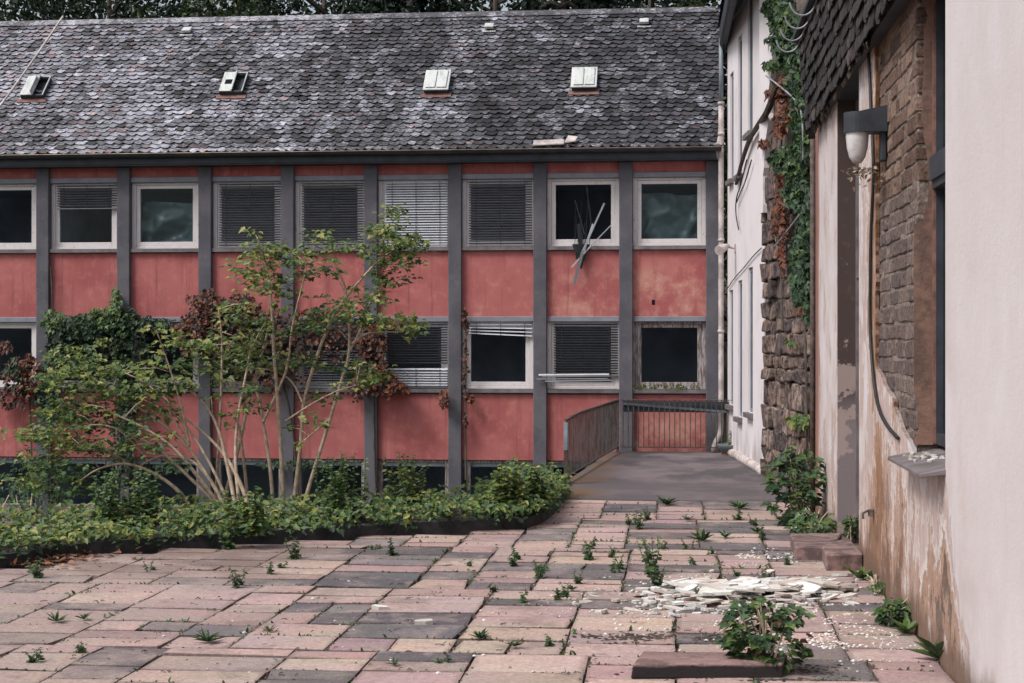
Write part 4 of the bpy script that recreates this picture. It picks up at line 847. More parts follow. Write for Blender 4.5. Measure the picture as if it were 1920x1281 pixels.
def understory(name, label, u, v, Y, rx, ry, h, n, seed):
    rng = random.Random(seed); p = onY(u, v, Y); t_ = thing(name, (p.x, Y, -2), label, 'shrub'); mb = MB()
    for i in range(9): mb.tube([(p.x + rng.gauss(0, .1), Y + rng.gauss(0, .1), -2), (p.x + rng.uniform(-rx, rx) * .5, Y + rng.uniform(-ry, ry) * .5, -2 + h * .5), (p.x + rng.uniform(-rx, rx), Y + rng.uniform(-ry, ry), -2 + h * rng.uniform(.7, 1))], [.025, .018, .008], 5)
    mb.build('stem', M['bark'], t_); mb = MB()
    for i in range(n):
        d = rd(rng, 0); r = rng.random() ** .45; q = V((p.x + d.x * rx * r, Y + d.y * ry * r, -2 + h * (.6 + .4 * d.z * r)))
        if nz(q.x * 2.2, q.y * 2.2, q.z * 2.2 + seed) < -.12: continue
        mb.leaf(q, (d.x + rng.uniform(-.6, .6), -.5 + rng.uniform(-.5, .5), rng.uniform(-.8, .2)), (rng.uniform(-.5, .5), -.5, 1), rng.uniform(.06, .12), rng.uniform(.05, .1), pick(rng, GD + GR), 0, .25, True)
    mb.build('foliage', M['leaf'], t_)
understory('yard_shrub', 'dark shrub growing from the lower yard at the far left between bed and facade', 10, 930, 22.5, 1.2, .9, 2.3, 1100, 23)
# --- creepers on the red facade
def creeper(name, label, blobs, pal_seed, Yoff=.2, L=.1, lines=(), cat='creeper', lobed=True):
    rng = random.Random(pal_seed); p0 = onY(blobs[0][0], blobs[0][1], D); t_ = thing(name, (p0.x, D - .15, -1.2), label, cat)
    mb = MB()
    for (u, v, ru, rv, n, pal) in blobs:
        for _ in range(int(n * (.95 if 'green' in name else 1.3))):
            a = rng.uniform(0, 2 * math.pi); r = math.sqrt(rng.random()) * (1 + .45 * nz(a * 2, u * .1)); p = onY(u + ru * r * math.cos(a), v + rv * r * math.sin(a), D - .14 - abs(rng.gauss(0, Yoff)))
            l = L * rng.uniform(.6, 1.3); mb.leaf(p, (rng.uniform(-.7, .7), -.5, rng.uniform(-1, .1)), (rng.uniform(-.6, .6), -1, rng.uniform(0, .9)), l, l * .95, pick(rng, pal), 0, .25, lobed)
    mb.build('foliage', M['leaf'], t_)
    mb = MB()
    for ln in lines: mb.tube(smoothp([onY(u, v, D - .13) for (u, v) in ln]), .018, 5)
    if lines: mb.build('vine_stem', M['bark_dark'], t_)
    return t_
GDD = [(.016, .038, .018), (.022, .05, .022), (.03, .062, .026), (.02, .042, .024)]
creeper('green_creeper', 'green leafy creeper over the lower windows at the left of the facade', [(100, 600, 22, 22, 130, GR), (150, 615, 46, 22, 260, GDD + GD), (200, 595, 40, 20, 240, GR), (245, 605, 40, 24, 260, GDD), (290, 610, 40, 14, 120, GDD), (218, 565, 9, 28, 70, GR), (225, 650, 22, 70, 330, GDD + GR), (150, 660, 50, 40, 260, GDD), (110, 650, 24, 50, 160, GDD), (240, 740, 22, 60, 220, GDD), (260, 660, 26, 40, 150, GDD), (95, 740, 30, 50, 200, GDD), (230, 830, 24, 60, 160, GDD), (330, 660, 30, 30, 60, GDD), (190, 640, 12, 8, 50, GY), (60, 900, 50, 40, 120, GDD), (290, 880, 60, 10, 90, GDD), (560, 870, 90, 6, 90, GDD)],
    31, .2, .095, [[(220, 960), (225, 800), (218, 650), (218, 545)], [(96, 960), (92, 800), (100, 600), (95, 500)], [(225, 640), (170, 600), (110, 590)], [(225, 630), (290, 606), (330, 600)]])
creeper('withered_creeper', 'red brown withered creeper hanging over the middle of the facade', [(390, 580, 38, 36, 330, BR + RD), (420, 600, 50, 44, 360, BR), (355, 625, 34, 34, 220, BR + RD), (460, 570, 30, 20, 110, BR + RD), (500, 620, 60, 40, 260, BR), (440, 650, 60, 40, 220, BR), (560, 640, 60, 40, 200, BR), (640, 640, 50, 36, 150, BR), (600, 590, 60, 10, 80, RD), (700, 650, 26, 50, 240, BR + RD), (715, 715, 34, 26, 200, RD + BR), (700, 700, 16, 20, 30, GY), (745, 728, 26, 8, 50, RD), (735, 605, 50, 9, 50, RD), (670, 720, 20, 30, 60, BR), (520, 700, 60, 30, 120, BR), (832, 745, 7, 18, 40, RD)],
    32, .22, .085, [[(705, 960), (700, 800), (700, 640), (720, 600), (790, 605)], [(560, 940), (545, 760), (500, 640), (400, 560)], [(395, 940), (392, 700), (400, 580)]], lobed=False)
creeper('thin_creeper', 'sparse dark vine climbing beside the grey pilaster right of centre', [(872, 600, 5, 22, 26, BR), (872, 680, 5, 50, 24, BR), (880, 745, 10, 8, 22, BR + RD), (873, 790, 4, 30, 12, BR)], 33, .05, .08, [[(873, 900), (872, 760), (874, 640), (871, 575)]])
creeper('rusty_creeper', 'few rusty orange leaves with vine at the extreme left of the facade', [(30, 700, 24, 30, 90, BR + GD), (55, 690, 20, 26, 70, RD), (20, 745, 34, 22, 90, BR), (10, 650, 12, 12, 24, BR), (55, 720, 20, 16, 40, RD)], 34, .2, .1, [[(62, 960), (58, 800), (52, 680)]])
mb = MB(); rg = random.Random(6)
for i in range(60):
    p = onY(1250 + rg.uniform(-64, 66), 729 + rg.uniform(-4, 3), D - .07 + rg.uniform(-.03, .1)); mb.leaf(p, (rg.uniform(-.5, .5), -.3, rg.uniform(.1, 1)), (0, -1, .4), .08, .03, pick(rg, GY + GR))
tag(mb.build('sill_moss', M['leaf']), 'tuft of yellowish weeds on the sill of the empty window behind the railing', 'weed')
# --- ivy on the stone wall
def wall_ivy(name, label, blobs, seed, L, cat, stems=()):
    rng = random.Random(seed); t_ = thing(name, (1.75, 23.4, 0), label, cat); mb = MB()
    for (u, v, ru, rv, n, pal) in blobs:
        for _ in range(int(n * 1.4)):
            a = rng.uniform(0, 2 * math.pi); r = math.sqrt(rng.random()); off = .08 + abs(rng.gauss(0, .12))
            p = onP(u + ru * r * math.cos(a), v + rv * r * math.sin(a), SA + sn * off, sn); l = L * rng.uniform(.6, 1.35)
            mb.leaf(p, (rng.uniform(-.7, .6), -.4, rng.uniform(-1, .1)), (sn.x * .6 + rng.uniform(-.6, .6), sn.y, rng.uniform(0, .9)), l, l * .95, pick(rng, pal), 0, .25, True)
    mb.build('foliage', M['leaf'], t_)
    mb = MB()
    for st in stems: mb.tube(smoothp([onP(u, v, SA + sn * .07, sn) for (u, v) in st]), .016, 5)
    if stems: mb.build('vine_stem', M['bark_dark'], t_)
GI = GDD + GDD + GD + GR
wall_ivy('green_ivy', 'thick green ivy hanging down the stone wall beside the slate cladding', [(1460, 12, 32, 18, 190, GI), (1475, 45, 34, 26, 260, GI), (1485, 95, 28, 34, 260, GI), (1470, 75, 26, 30, 120, GI), (1445, 75, 10, 8, 26, GI), (1452, 122, 22, 9, 60, GI), (1490, 150, 22, 30, 190, GI), (1498, 210, 18, 40, 210, GI), (1475, 300, 30, 26, 190, GI), (1500, 290, 18, 40, 200, GI), (1505, 370, 16, 40, 190, GD), (1485, 355, 18, 30, 100, GI), (1507, 450, 14, 50, 210, GD), (1500, 530, 18, 45, 190, GD), (1513, 580, 6, 22, 40, GD), (1490, 480, 12, 40, 50, GI), (1500, 788, 22, 10, 60, GR + GY), (1480, 640, 10, 6, 8, GR)],
    41, .10, 'ivy', [[(1513, 900), (1512, 700), (1505, 500), (1498, 300), (1480, 60)], [(1450, 90), (1475, 130), (1500, 200)]])
wall_ivy('russet_creeper', 'rust orange creeper streaks on the stone wall left of green ivy', [(1462, 165, 9, 24, 60, RD), (1470, 215, 12, 36, 90, RD), (1458, 235, 8, 30, 50, RD), (1432, 268, 9, 6, 30, RD), (1465, 340, 10, 20, 30, RD), (1462, 390, 9, 34, 60, RD), (1468, 430, 7, 40, 50, RD), (1452, 420, 6, 24, 20, BR), (1466, 490, 5, 26, 24, RD), (1440, 175, 5, 8, 14, RD), (1502, 578, 6, 5, 10, RD)],
    42, .1, 'creeper', [[(1467, 620), (1463, 480), (1458, 380), (1470, 200)]])
mb = MB(); mb.tube(smoothp([onP(u, v, SA + sn * .3, sn) for (u, v) in ((1515, 383), (1490, 415), (1465, 448), (1452, 462))]), .013, 5); mb.tube(smoothp([onP(u, v, SA + sn * .3, sn) for (u, v) in ((1436, 142), (1460, 160), (1490, 185), (1505, 210), (1506, 300))]), .013, 5)
tag(mb.build('hanging_wire', M['steel']), 'grey wire drooping across the green ivy', 'wire')
# --- ground cover in the bed
rng = random.Random(51); mb = MB()
def bedpt():
    i = rng.randrange(3, len(kc) - 1); t_ = rng.random(); a = kc[i].lerp(kc[i + 1], t_); b = kb[i].lerp(kb[i + 1], t_); f = rng.random() ** 1.2; return a.lerp(b, f), f
n_l = 0
while n_l < 11500:
    p, f = bedpt()
    if p.y > 22.8: continue
    hm = .04 + .10 * max(0, min(1, (p.x + 3.2) / 1.0)) + .24 * (.5 + .5 * nz(p.x * 1.3, p.y * 1.3, 2)) + .12 * f + .12 * max(0, nz(p.x * 3, p.y * 3, 7))
    h = hm * rng.random() ** .55; d = (p.x * 2.3)
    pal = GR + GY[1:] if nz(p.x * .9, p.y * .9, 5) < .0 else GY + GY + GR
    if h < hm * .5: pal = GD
    l = rng.uniform(.05, .105); q = V((p.x + rng.uniform(-.06, .06), p.y - .05 * (h > .15), .1 + h))
    if f < .14: q += V((.10 * rng.random() if p.x > -2.3 else .02, -.16 * rng.random(), -.06 * rng.random()))
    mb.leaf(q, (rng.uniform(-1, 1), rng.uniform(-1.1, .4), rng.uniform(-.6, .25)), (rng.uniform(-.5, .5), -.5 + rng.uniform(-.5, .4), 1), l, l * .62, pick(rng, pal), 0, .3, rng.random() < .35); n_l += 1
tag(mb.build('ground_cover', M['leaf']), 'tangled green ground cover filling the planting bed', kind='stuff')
mb = MB()
for i in range(420):
    u, v = rng.gauss(70, 60), rng.gauss(1046, 8); p = onZ(max(-60, u), v - .16 * max(0, u - 60) * .5, .01 + rng.random() * .03); mb.leaf(p, (rng.uniform(-1, 1), rng.uniform(-1, 1), rng.uniform(-.1, .3)), (rng.uniform(-.4, .4), rng.uniform(-.4, .4), 1), .08, .05, pick(rng, [(.2, .09, .05), (.26, .13, .08), (.12, .06, .04), (.3, .18, .12)]))
for i in range(60):
    p = onZ(rng.gauss(1385, 14), rng.gauss(851, 3), .03); mb.leaf(p, (rng.uniform(-1, 1), rng.uniform(-1, 1), .2), (0, 0, 1), .09, .06, pick(rng, [(.3, .11, .04), (.22, .1, .05)]))
tag(mb.build('fallen_leaves', M['leaf']), 'brown fallen leaves lying along the bed edge and downpipe corner', kind='stuff')
# --- individual plants
def sprig(mb, rng, p, h, n, L, pal, lean=.3, lobed=False, wl=.55, m=0, stemc=(.09, .11, .05)):
    top = p + V((rng.uniform(-lean, lean) * h, rng.uniform(-lean, lean) * h, h)); mid = p.lerp(top, .5) + V((rng.uniform(-.1, .1) * h, 0, .04 * h)); mb.tube([p, mid, top], [.004, .0035, .002], 4, m, stemc)
    for i in range(n):
        f = (i + .6) / n; q = p.lerp(mid, f * 2) if f < .5 else mid.lerp(top, f * 2 - 1); a = rng.uniform(0, 6.28); l = L * (1.1 - .5 * f) * rng.uniform(.7, 1.2)
        mb.leaf(q, (math.cos(a), math.sin(a), rng.uniform(-.35, .35)), (rng.uniform(-.4, .4), -.7, 1), l, l * wl, pick(rng, pal), m, .3, lobed)
def rosette(mb, rng, p, r, n, pal, wl=.28):
    for i in range(n):
        a = 6.283 * i / n + rng.uniform(-.4, .4); l = r * rng.uniform(.6, 1.15); mb.leaf(p + V((0, 0, .01)), (math.cos(a), math.sin(a), rng.uniform(.35, 1.3)), (-math.cos(a) * .5, -math.sin(a) * .5, 1), l, l * wl, pick(rng, pal), 0, .35)
bed_plants = [(640, 945, 1.0, 'slender upright weed with small leaves in the bed below a basement window'), (757, 930, .9, 'dense clump of pale green upright weeds in the bed right of the saplings'), (945, 935, .75, 'bushy plant with yellowish tips in the bed near the railing'), (1003, 930, .7, 'leafy green plant at the bed corner next to the railing post'), (265, 960, .8, 'thin tall weed with tiny leaves in the bed left of the sapling stems'), (215, 965, .8, 'spindly pale weed behind the left part of the bed'), (460, 975, .62, 'yellow green leafy seedling between the bare sapling stems')]
for k, (u, v, h, lab) in enumerate(bed_plants):
    h *= .78
    rng = random.Random(60 + k); p = onZ(u, v + 40, .12); p = V((p.x * 1.02, p.y * 1.02, .15)); mb = MB()
    for q in range(16 if k != 2 else 20): sprig(mb, rng, p + V((rng.gauss(0, .1 + .04 * (k in (1, 2))), rng.gauss(0, .08), 0)), h * rng.uniform(.6, 1.05), 30, .11 if k in (2, 3, 6) else .085, GY + GR if k in (1, 2, 6) else GR, .2, wl=.6)
    tag(mb.build('bed_plant', M['leaf']), lab, 'plant', 'taller plants in the bed')
GW = [(.06, .12, .035), (.075, .14, .045), (.05, .10, .04), (.10, .155, .05)]
ros = [(1250, 948, .28, 13), (1387, 955, .26, 12), (1318, 1016, .27, 12), (390, 1206, .2, 10), (1290, 977, .15, 9), (105, 1168, .16, 6), (158, 1164, .13, 5), (1072, 1108, .12, 7), (740, 1250, .1, 7), (965, 1215, .13, 7), (1420, 1000, .16, 8), (1360, 1010, .2, 8), (1450, 960, .18, 8), (505, 1186, .1, 6), (900, 1200, .16, 8)]
for k, (u, v, r, n) in enumerate(ros):
    rng = random.Random(80 + k); mb = MB(); rosette(mb, rng, onZ(u, v), r * .68, n + 8, GW + GD, .22); tag(mb.build('rosette_weed', M['leaf']), 'low rosette of pointed green leaves rooted in a paving joint', 'weed', 'rosette weeds in the paving')
spr = [(1225, 1078, .45), (1228, 1098, .35), (1220, 1050, .2), (1102, 1050, .3), (1105, 1030, .2), (1197, 992, .3), (1180, 985, .2), (1210, 975, .22), (960, 1062, .18), (970, 1050, .18), (1012, 1085, .22), (1020, 1072, .16), (1160, 1068, .2), (1150, 1045, .15), (1085, 1095, .16), (445, 1102, .26), (555, 1048, .35), (735, 1042, .22), (508, 1078, .16), (526, 1066, .12), (70, 1085, .26), (60, 1075, .2), (1300, 1060, .12), (1380, 1080, .14), (1440, 1085, .16), (1410, 985, .2), (1385, 975, .22), (1430, 1012, .2), (1290, 1030, .14), (925, 1110, .12), (1058, 1120, .2), (1045, 1125, .14), (975, 1130, .14), (880, 1062, .1), (700, 1030, .1), (1265, 1245, .12), (835, 1245, .1), (430, 1030, .45), (285, 1070, .12), (65, 1245, .16), (150, 1225, .1), (1030, 1210, .1), (1330, 1040, .12), (1245, 1030, .12), (1475, 1060, .12), (1155, 1075, .12)]
for k, (u, v, h) in enumerate(spr):
    rng = random.Random(120 + k); mb = MB(); p = onZ(u, v)
    for q in range(2 + int(h * 14)): sprig(mb, rng, p + V((rng.gauss(0, .02), rng.gauss(0, .02), 0)), h * .85 * rng.uniform(.3, 1), 12, .03 + .085 * h, GW + GD, .5, wl=.6)
    tag(mb.build('weed_sprig', M['leaf']), 'small leafy green weed sprouting from a joint of the terrace paving', 'weed', 'weed sprigs in the paving')
def bush(name, label, u, v, z, rx, ry, h, n, L, pal, seed, ns=10, lobed=True):
    rng = random.Random(seed); p = onZ(u, v, 0); t_ = thing(name, (p.x, p.y, 0), label, 'plant'); mb = MB()
    for i in range(ns):
        a = rng.uniform(0, 6.28); r = math.sqrt(rng.random()); e = p + V((rx * r * math.cos(a), ry * r * math.sin(a), h * rng.uniform(.6, 1))); mb.tube([p + V((rng.gauss(0, .04), rng.gauss(0, .04), 0)), p.lerp(e, .6) + V((0, 0, h * .15)), e], [.009, .007, .004], 5)
    mb.build('stem', M['bark'], t_); mb = MB()
    for i in range(n):
        d = rd(rng, 0); rr = rng.random() ** .4; q = p + V((d.x * rx * rr, d.y * ry * rr, h * .5 + d.z * h * .5 * rr)); k = .6 + .4 * (.5 + .5 * nz(q.x * 5, q.y * 5, q.z * 5)) if True else 1
        if nz(q.x * 6, q.y * 6, q.z * 6 + seed) < -.10: continue
        l = L * rng.uniform(.6, 1.25); mb.leaf(q, (d.x + rng.uniform(-.5, .5), d.y - .3, rng.uniform(-.6, .2)), (rng.uniform(-.4, .4) + d.x * .3, -.4 + d.y * .3, 1), l, l * (.95 if lobed else .6), pick(rng, pal), 0, .25, lobed)
    mb.build('foliage', M['leaf'], t_); return t_
bush('leafy_bush', 'dark green leafy bush at the foot of the stone wall', 1492, 985, 0, .36, .35, .95, 520, .11, GR + GD, 71)
bush('leafy_bush', 'low green plant in the corner between bush and first stone step', 1525, 1010, 0, .26, .4, .3, 170, .09, GR, 72)
bush('leafy_bush', 'dark leafy weed in front growing against the right end of the loose slab', 1435, 1258, 0, .31, .24, .5, 620, .07, GD + GR + [(.09, .05, .03)], 73)
bush('leafy_bush', 'round bushy weed at the base of the peeling wall under the window', 1672, 1172, 0, .13, .2, .22, 150, .07, GR + GD, 74)
bush('leafy_bush', 'small weed patch along the wall foot beside the plaster rubble', 1645, 1110, 0, .1, .4, .15, 90, .055, GR, 75)
bush('leafy_bush', 'small sprout at the door jamb behind the step blocks', 1597, 1012, 0, .06, .15, .3, 40, .09, GR, 76)
for (u, v, r, lab) in ((1765, 1240, .3, 'large broad leaved weed at the wall foot in the lower right corner'), (1700, 1190, .16, 'mid sized rosette of serrated leaves by the peeling wall'), (1612, 1088, .2, 'spiky green tuft between step block and rubble heap')):
    rng = random.Random(int(u)); mb = MB(); rosette(mb, rng, onZ(u, v), r, 16, GR, .36); tag(mb.build('wall_weed', M['leaf']), lab, 'weed')
mb = MB(); rng = random.Random(77); p = V((1.13, 31.25, .17))
for i in range(8): sprig(mb, rng, p + V((rng.uniform(-.12, .12), rng.uniform(-.1, .1), 0)), .3, 7, .07, GR + [(.4, .4, .4)], .4)
tag(mb.build('tub_plant', M['leaf']), 'small straggly plant growing out of the grey tub', 'plant')

mb = MB(); rng = random.Random(300); nj = 0
for (a, b) in joints:
    if a.y < 7 or a.x < -6 or (a.x < -3.4 and rng.random() < .6): continue
    m_ = nz(a.x * .8, a.y * .8, 11) + rng.uniform(-.25, .25)
    if m_ < -.02: continue
    L_ = (b - a).length
    for q in range(int(L_ * rng.uniform(8, 44) * min(1.6, 1 + m_))):
        f = rng.random()
        if nz(a.x + f * 3, a.y + f * 3, 2) < -.12: continue
        p = a.lerp(b, f) + V((rng.gauss(-.006, .012), rng.gauss(-.006, .012), -.01)); l = rng.uniform(.012, .042) * (1.5 if rng.random() < .08 else 1)
        mb.leaf(p, (rng.uniform(-1, 1), rng.uniform(-1, 1), rng.uniform(.2, 1.6)), (0, -.5, 1), l, l * .45, pick(rng, GD + GW + [(.07, .05, .03), (.12, .09, .05), (.05, .04, .03)])); nj += 1
tag(mb.build('joint_moss', M['leaf']), 'moss and tiny seedlings filling the paving joints', kind='stuff')
# ------------------------------------------------------------------ loose slab, rubble
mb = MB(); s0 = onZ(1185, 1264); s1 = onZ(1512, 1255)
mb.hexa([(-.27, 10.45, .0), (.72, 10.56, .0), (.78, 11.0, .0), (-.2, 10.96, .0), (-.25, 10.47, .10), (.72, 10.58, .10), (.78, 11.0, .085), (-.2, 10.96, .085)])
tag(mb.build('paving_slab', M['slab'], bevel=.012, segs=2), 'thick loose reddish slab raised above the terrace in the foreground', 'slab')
mb = MB(); rng = random.Random(90)
for i in range(2200):
    u, v = rng.gauss(1420, 95), rng.gauss(1262, 8)
    if rng.random() < .55: u = rng.gauss(1245, 90); v = 1196 + rng.gauss(0, 4) + 5 * nz(u * .03, 2)
    p = onZ(u, v, .002)
    if nz(p.x * 4, p.y * 4, 8) < -.1: continue
    r = .004 + .018 * rng.random() ** 2.5; mb.lathe(p, [(0, r * .6), (r * .7, r * .4), (r, 0)], 5, sx=rng.uniform(.7, 1.6), sy=rng.uniform(.7, 1.4))
tag(mb.build('loose_soil', M['soil']), 'dark crumbs of soil around the loose slab', kind='stuff')
FC = [(.60, .56, .52), (.57, .52, .48), (.62, .59, .56), (.48, .41, .37), (.58, .54, .50), (.60, .57, .54)]
def flake(mb, rng, p, r, th):
    n = rng.randint(5, 8); a0 = rng.uniform(0, 6.28); sx, sy = rng.uniform(.8, 1.5), rng.uniform(.5, .9); rot = rng.uniform(-.6, .6); tx, ty = rng.gauss(0, .11), rng.gauss(0, .11); c = pick(rng, FC); c = tuple(min(.62, q) for q in c)
    ring = []
    for i in range(n):
        a = a0 + 6.283 * i / n + rng.uniform(-.25, .25); rr = r * rng.uniform(.7, 1.1); x, y = rr * sx * math.cos(a), rr * sy * math.sin(a); x, y = x * math.cos(rot) - y * math.sin(rot), x * math.sin(rot) + y * math.cos(rot); ring.append((x, y))
    T = [p + V((x, y, th + x * tx + y * ty)) for x, y in ring]; B = [p + V((x * 1.03, y * 1.03, x * tx + y * ty - .002)) for x, y in ring]
    mb.face(T, 0, c); mb.face(B[::-1], 0, c); dc = tuple(q * .72 for q in c)
    for i in range(n): j = (i + 1) % n; mb.face([B[i], B[j], T[j], T[i]], 0, dc)
placed = []
for k in range(290):
    rng = random.Random(200 + k)
    big = k < 200
    if big: u = rng.gauss(1395, 118); v = 1115 + (u - 1395) * -.045 + rng.gauss(0, 13)
    else: u = rng.gauss(1330, 130); v = 1130 + rng.gauss(0, 17)
    if u > 1618 or u < 1075: u = rng.uniform(1200, 1600)
    core = max(0, 1 - abs(u - 1400) / 220) * max(0, 1 - abs(v - 1112) / 30)
    r = (rng.uniform(.03, .085) + core * rng.uniform(.02, .17)) if big else rng.uniform(.015, .045); p = onZ(u, v, .004)
    lv = sum(1 for (q, r_) in placed if (q - p).length < (r + r_) * .75); p.z += .014 * min(lv, 5); placed.append((V((p.x, p.y, 0)), r)); mb = MB(); flake(mb, rng, p, r, rng.uniform(.008, .024)); tag(mb.build('plaster_fragment', M['flake']), 'broken flat piece of pale plaster in the heap on the terrace', 'rubble', 'broken plaster pieces')
for (u, v, r, lab) in ((715, 1143, .06, 'lone white plaster chunk on the paving left of the rubble heap'), (795, 1170, .075, 'narrow grey chunk of plaster lying alone on a dark slab')):
    rng = random.Random(int(u)); mb = MB(); flake(mb, rng, onZ(u, v, .004), r, .03); tag(mb.build('plaster_chunk', M['flake']), lab, 'rubble')
mb = MB(); rng = random.Random(99)
for i in range(3600):
    if rng.random() < .6: u, v = rng.gauss(1370, 150), rng.gauss(1130, 26)
    else: u, v = rng.gauss(1560, 90), rng.gauss(1190, 26)
    if rng.random() < .12: u, v = rng.uniform(1380, 1500), rng.gauss(1046, 8)
    if rng.random() < .08: u, v = rng.uniform(300, 1600), rng.uniform(1080, 1270)
    if u > 1640 + (v - 1100) * .8: continue
    p = onZ(u, v, .003); r = .004 + .016 * rng.random() ** 3
    if nz(p.x * 2.5, p.y * 2.5, 3) < -.05: continue
    c = pick(rng, FC); mb.lathe(p, [(0, r * .7), (r * .8, r * .4), (r, 0)], 4, 0, tuple(min(.6, q) for q in c))
tag(mb.build('plaster_grit', M['flake']), 'fine white plaster grit scattered over the paving', kind='stuff')
mb = MB(); rng = random.Random(98)     # twigs and moss crumbs along the joints
for i in range(150):
    u, v = rng.uniform(60, 1500), 1010 + 260 * rng.random() ** 1.2; p = onZ(u, v, .006)
    if kerb_side(p.x, p.y) < .1 or p.x > 1.7: continue
    for q in range(rng.randint(1, 4)):
        d = V((rng.uniform(-1, 1), rng.uniform(-1, 1), rng.uniform(0, .25))) * rng.uniform(.02, .06); mb.tube([p, p + d * .5 + V((0, 0, .006)), p + d], .003, 4)
        p = p + V((rng.gauss(0, .05), rng.gauss(0, .02), 0))
for (a, b) in joints:
    if a.y < 7.5 or a.x < -6.5 or nz(a.x, a.y, 21) < -.15: continue
    for q in range(rng.randint(2, 16)):
        p = a.lerp(b, rng.random()) + V((rng.gauss(0, .016), rng.gauss(0, .016), .001)); r = .003 + .011 * rng.random() ** 2; mb.lathe(p, [(0, r * .7), (r * .8, r * .4), (r, -.004)], 4)
tag(mb.build('dry_litter', M['bark_dark']), 'dry twigs and dark crumbs littering the paving joints', kind='stuff')
mb = MB(); rng = random.Random(97)
for i in range(26):
    p = V((rng.uniform(XN - .08, XN + .12), rng.uniform(11.6, 12.4), 1.36)); p.z = lerp(1.31, 1.40, (p.x - (XN - .17)) / .44) + .004; flake(mb, rng, p, rng.uniform(.012, .03), .012)
tag(mb.build('sill_debris', M['flake']), 'little plaster crumbs lying on the window sill of the near wall', kind='stuff')

# ------------------------------------------------------------------ trees behind the roof
def tree_mesh(rng, h, rx, pal, cone, n=9500):
    tr = MB(); tr.tube([(0, 0, 0), (.2, 0, h * .4), (.05, .1, h * .92)], [.3, .2, .05], 8)
    for i in range(12):
        z = h * rng.uniform(.3, .85); a = rng.uniform(0, 6.28); L = rx * (.8 if not cone else .9 * (1 - z / h)); tr.tube([(0.1, 0, z), (math.cos(a) * L * .5, math.sin(a) * L * .5, z + L * .2), (math.cos(a) * L, math.sin(a) * L, z + L * (.35 if not cone else -.1))], [.09, .06, .02], 5)
    cr = MB(); sd_ = rng.uniform(0, 50); k = 0
    while k < n:
        d = rd(rng, 0); r = rng.random() ** .35; zf = .58 + .42 * d.z * r
        rad = rx * (math.sqrt(max(0, 1 - (d.z * .9) ** 2)) if not cone else (1.12 - zf) * 1.5)
        dd = V((d.x, d.y, 0)); dd = dd.normalized() if dd.length > 0 else dd
        p = V((dd.x * rad * r, dd.y * rad * r, h * zf))
        if nz(p.x * .55 + sd_, p.y * .55, p.z * .55) < -.08 + .16 * r: k += .35; continue
        l = rng.uniform(.13, .27); kk = .8 + .5 * nz(p.x * .4, p.y * .4, p.z * .4 + 9); c = pick(rng, pal); cr.leaf(p, rd(rng, -.4 if cone else 0), rd(rng, .6), l, l * .7, tuple(q * kk for q in c), 0, .2, not cone); k += 1
    return tr, cr
kinds = []
for (h, rx, pal, cone, nm, lab) in ((15.5, 3.6, [(.018, .034, .018), (.025, .045, .024), (.014, .028, .017)], False, 'dark_tree', 'dark dense tree rising behind the slate roof ridge'), (16.5, 2.9, [(.014, .028, .019), (.02, .036, .022)], True, 'conifer', 'dark conifer standing behind the slate roof'), (15, 3.2, [(.05, .085, .025), (.07, .10, .03), (.035, .065, .025)], False, 'light_tree', 'lighter green broadleaf tree behind the slate roof ridge')):
    rng = random.Random(int(h * 10)); tr, cr = tree_mesh(rng, h, rx, pal, cone); r_ = thing(nm, (0, 0, 0), lab, 'tree', 'trees behind the roof'); tr.build('trunk', M['bark_dark'], r_); cr.build('crown', M['leaf'], r_); kinds.append(r_)
used = [False] * 3
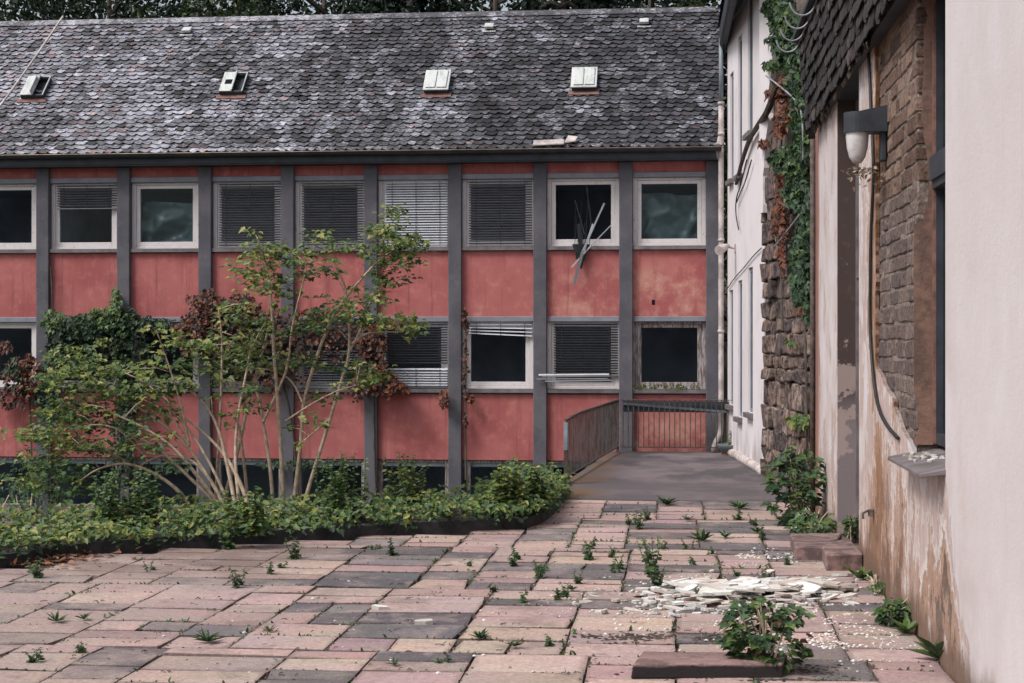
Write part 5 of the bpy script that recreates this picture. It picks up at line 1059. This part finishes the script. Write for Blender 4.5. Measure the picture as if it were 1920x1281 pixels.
spots = [(-21.5, 46, 2, 1.0, 'yellowish broadleaf tree peeping over the ridge at the far left'), (-17.6, 49, 0, 1.05, None), (-14.0, 46.5, 2, 1.0, 'lighter green tree behind the roof right of the far left dark trees'), (-13.9, 50, 0, 1.1, None), (-10.6, 48, 0, 1.05, None), (-7.6, 47, 1, 1.0, None), (-5.4, 49, 0, 1.05, None), (-3.3, 47, 1, 1.05, None), (-.6, 48, 0, 1.0, None), (2.2, 47.5, 2, 1.02, 'lighter green tree behind the right end of the roof'), (3.9, 50, 0, 1.1, None), (-20, 52, 0, 1.1, None), (-9, 54, 1, 1.2, None), (-1, 55, 1, 1.2, None), (-15.5, 56, 1, 1.2, None), (-5, 56, 0, 1.2, None), (6.5, 52, 1, 1.1, None), (-24.5, 50, 0, 1.1, None)]
for i, (x, y, k, sc_, lab) in enumerate(spots):
    o = kinds[k] if not used[k] else copy_tree(kinds[k]); used[k] = True
    o.location = (x, y, max(-2.0, -2 + (y - 46) * .35)); o.rotation_euler = (0, 0, i * 1.7); o.scale = (sc_,) * 3
    if lab: o['label'] = lab

# ------------------------------------------------------------------ light
W = bpy.data.worlds.new('World'); S.world = W; W.use_nodes = True; nt = W.node_tree; nt.nodes.clear()
sk = nt.nodes.new('ShaderNodeTexSky'); sk.sky_type = 'NISHITA'; sk.sun_disc = False
az, el = math.radians(-128), math.radians(52)       # sun direction: azimuth from +Y towards +X
sk.sun_elevation = el; sk.sun_rotation = az; sk.air_density = 1.2; sk.dust_density = 4.0
hs = nt.nodes.new('ShaderNodeHueSaturation'); hs.inputs['Saturation'].default_value = .45
bg = nt.nodes.new('ShaderNodeBackground'); bg.inputs[1].default_value = .115; ou = nt.nodes.new('ShaderNodeOutputWorld')
nt.links.new(sk.outputs[0], hs.inputs['Color']); nt.links.new(hs.outputs[0], bg.inputs[0]); nt.links.new(bg.outputs[0], ou.inputs[0])
sl = bpy.data.lights.new('sun', 'SUN'); sl.energy = 2.2; sl.angle = math.radians(20); sl.color = (1, .96, .92)
so = bpy.data.objects.new('sun', sl); C.objects.link(so)
dv = V((math.sin(az) * math.cos(el), math.cos(az) * math.cos(el), math.sin(el))); so.rotation_euler = (-dv).to_track_quat('-Z', 'Y').to_euler()
vs = S.view_settings; vs.view_transform = 'Standard'; vs.look = 'None'; vs.exposure = 0.42; vs.gamma = 1.0
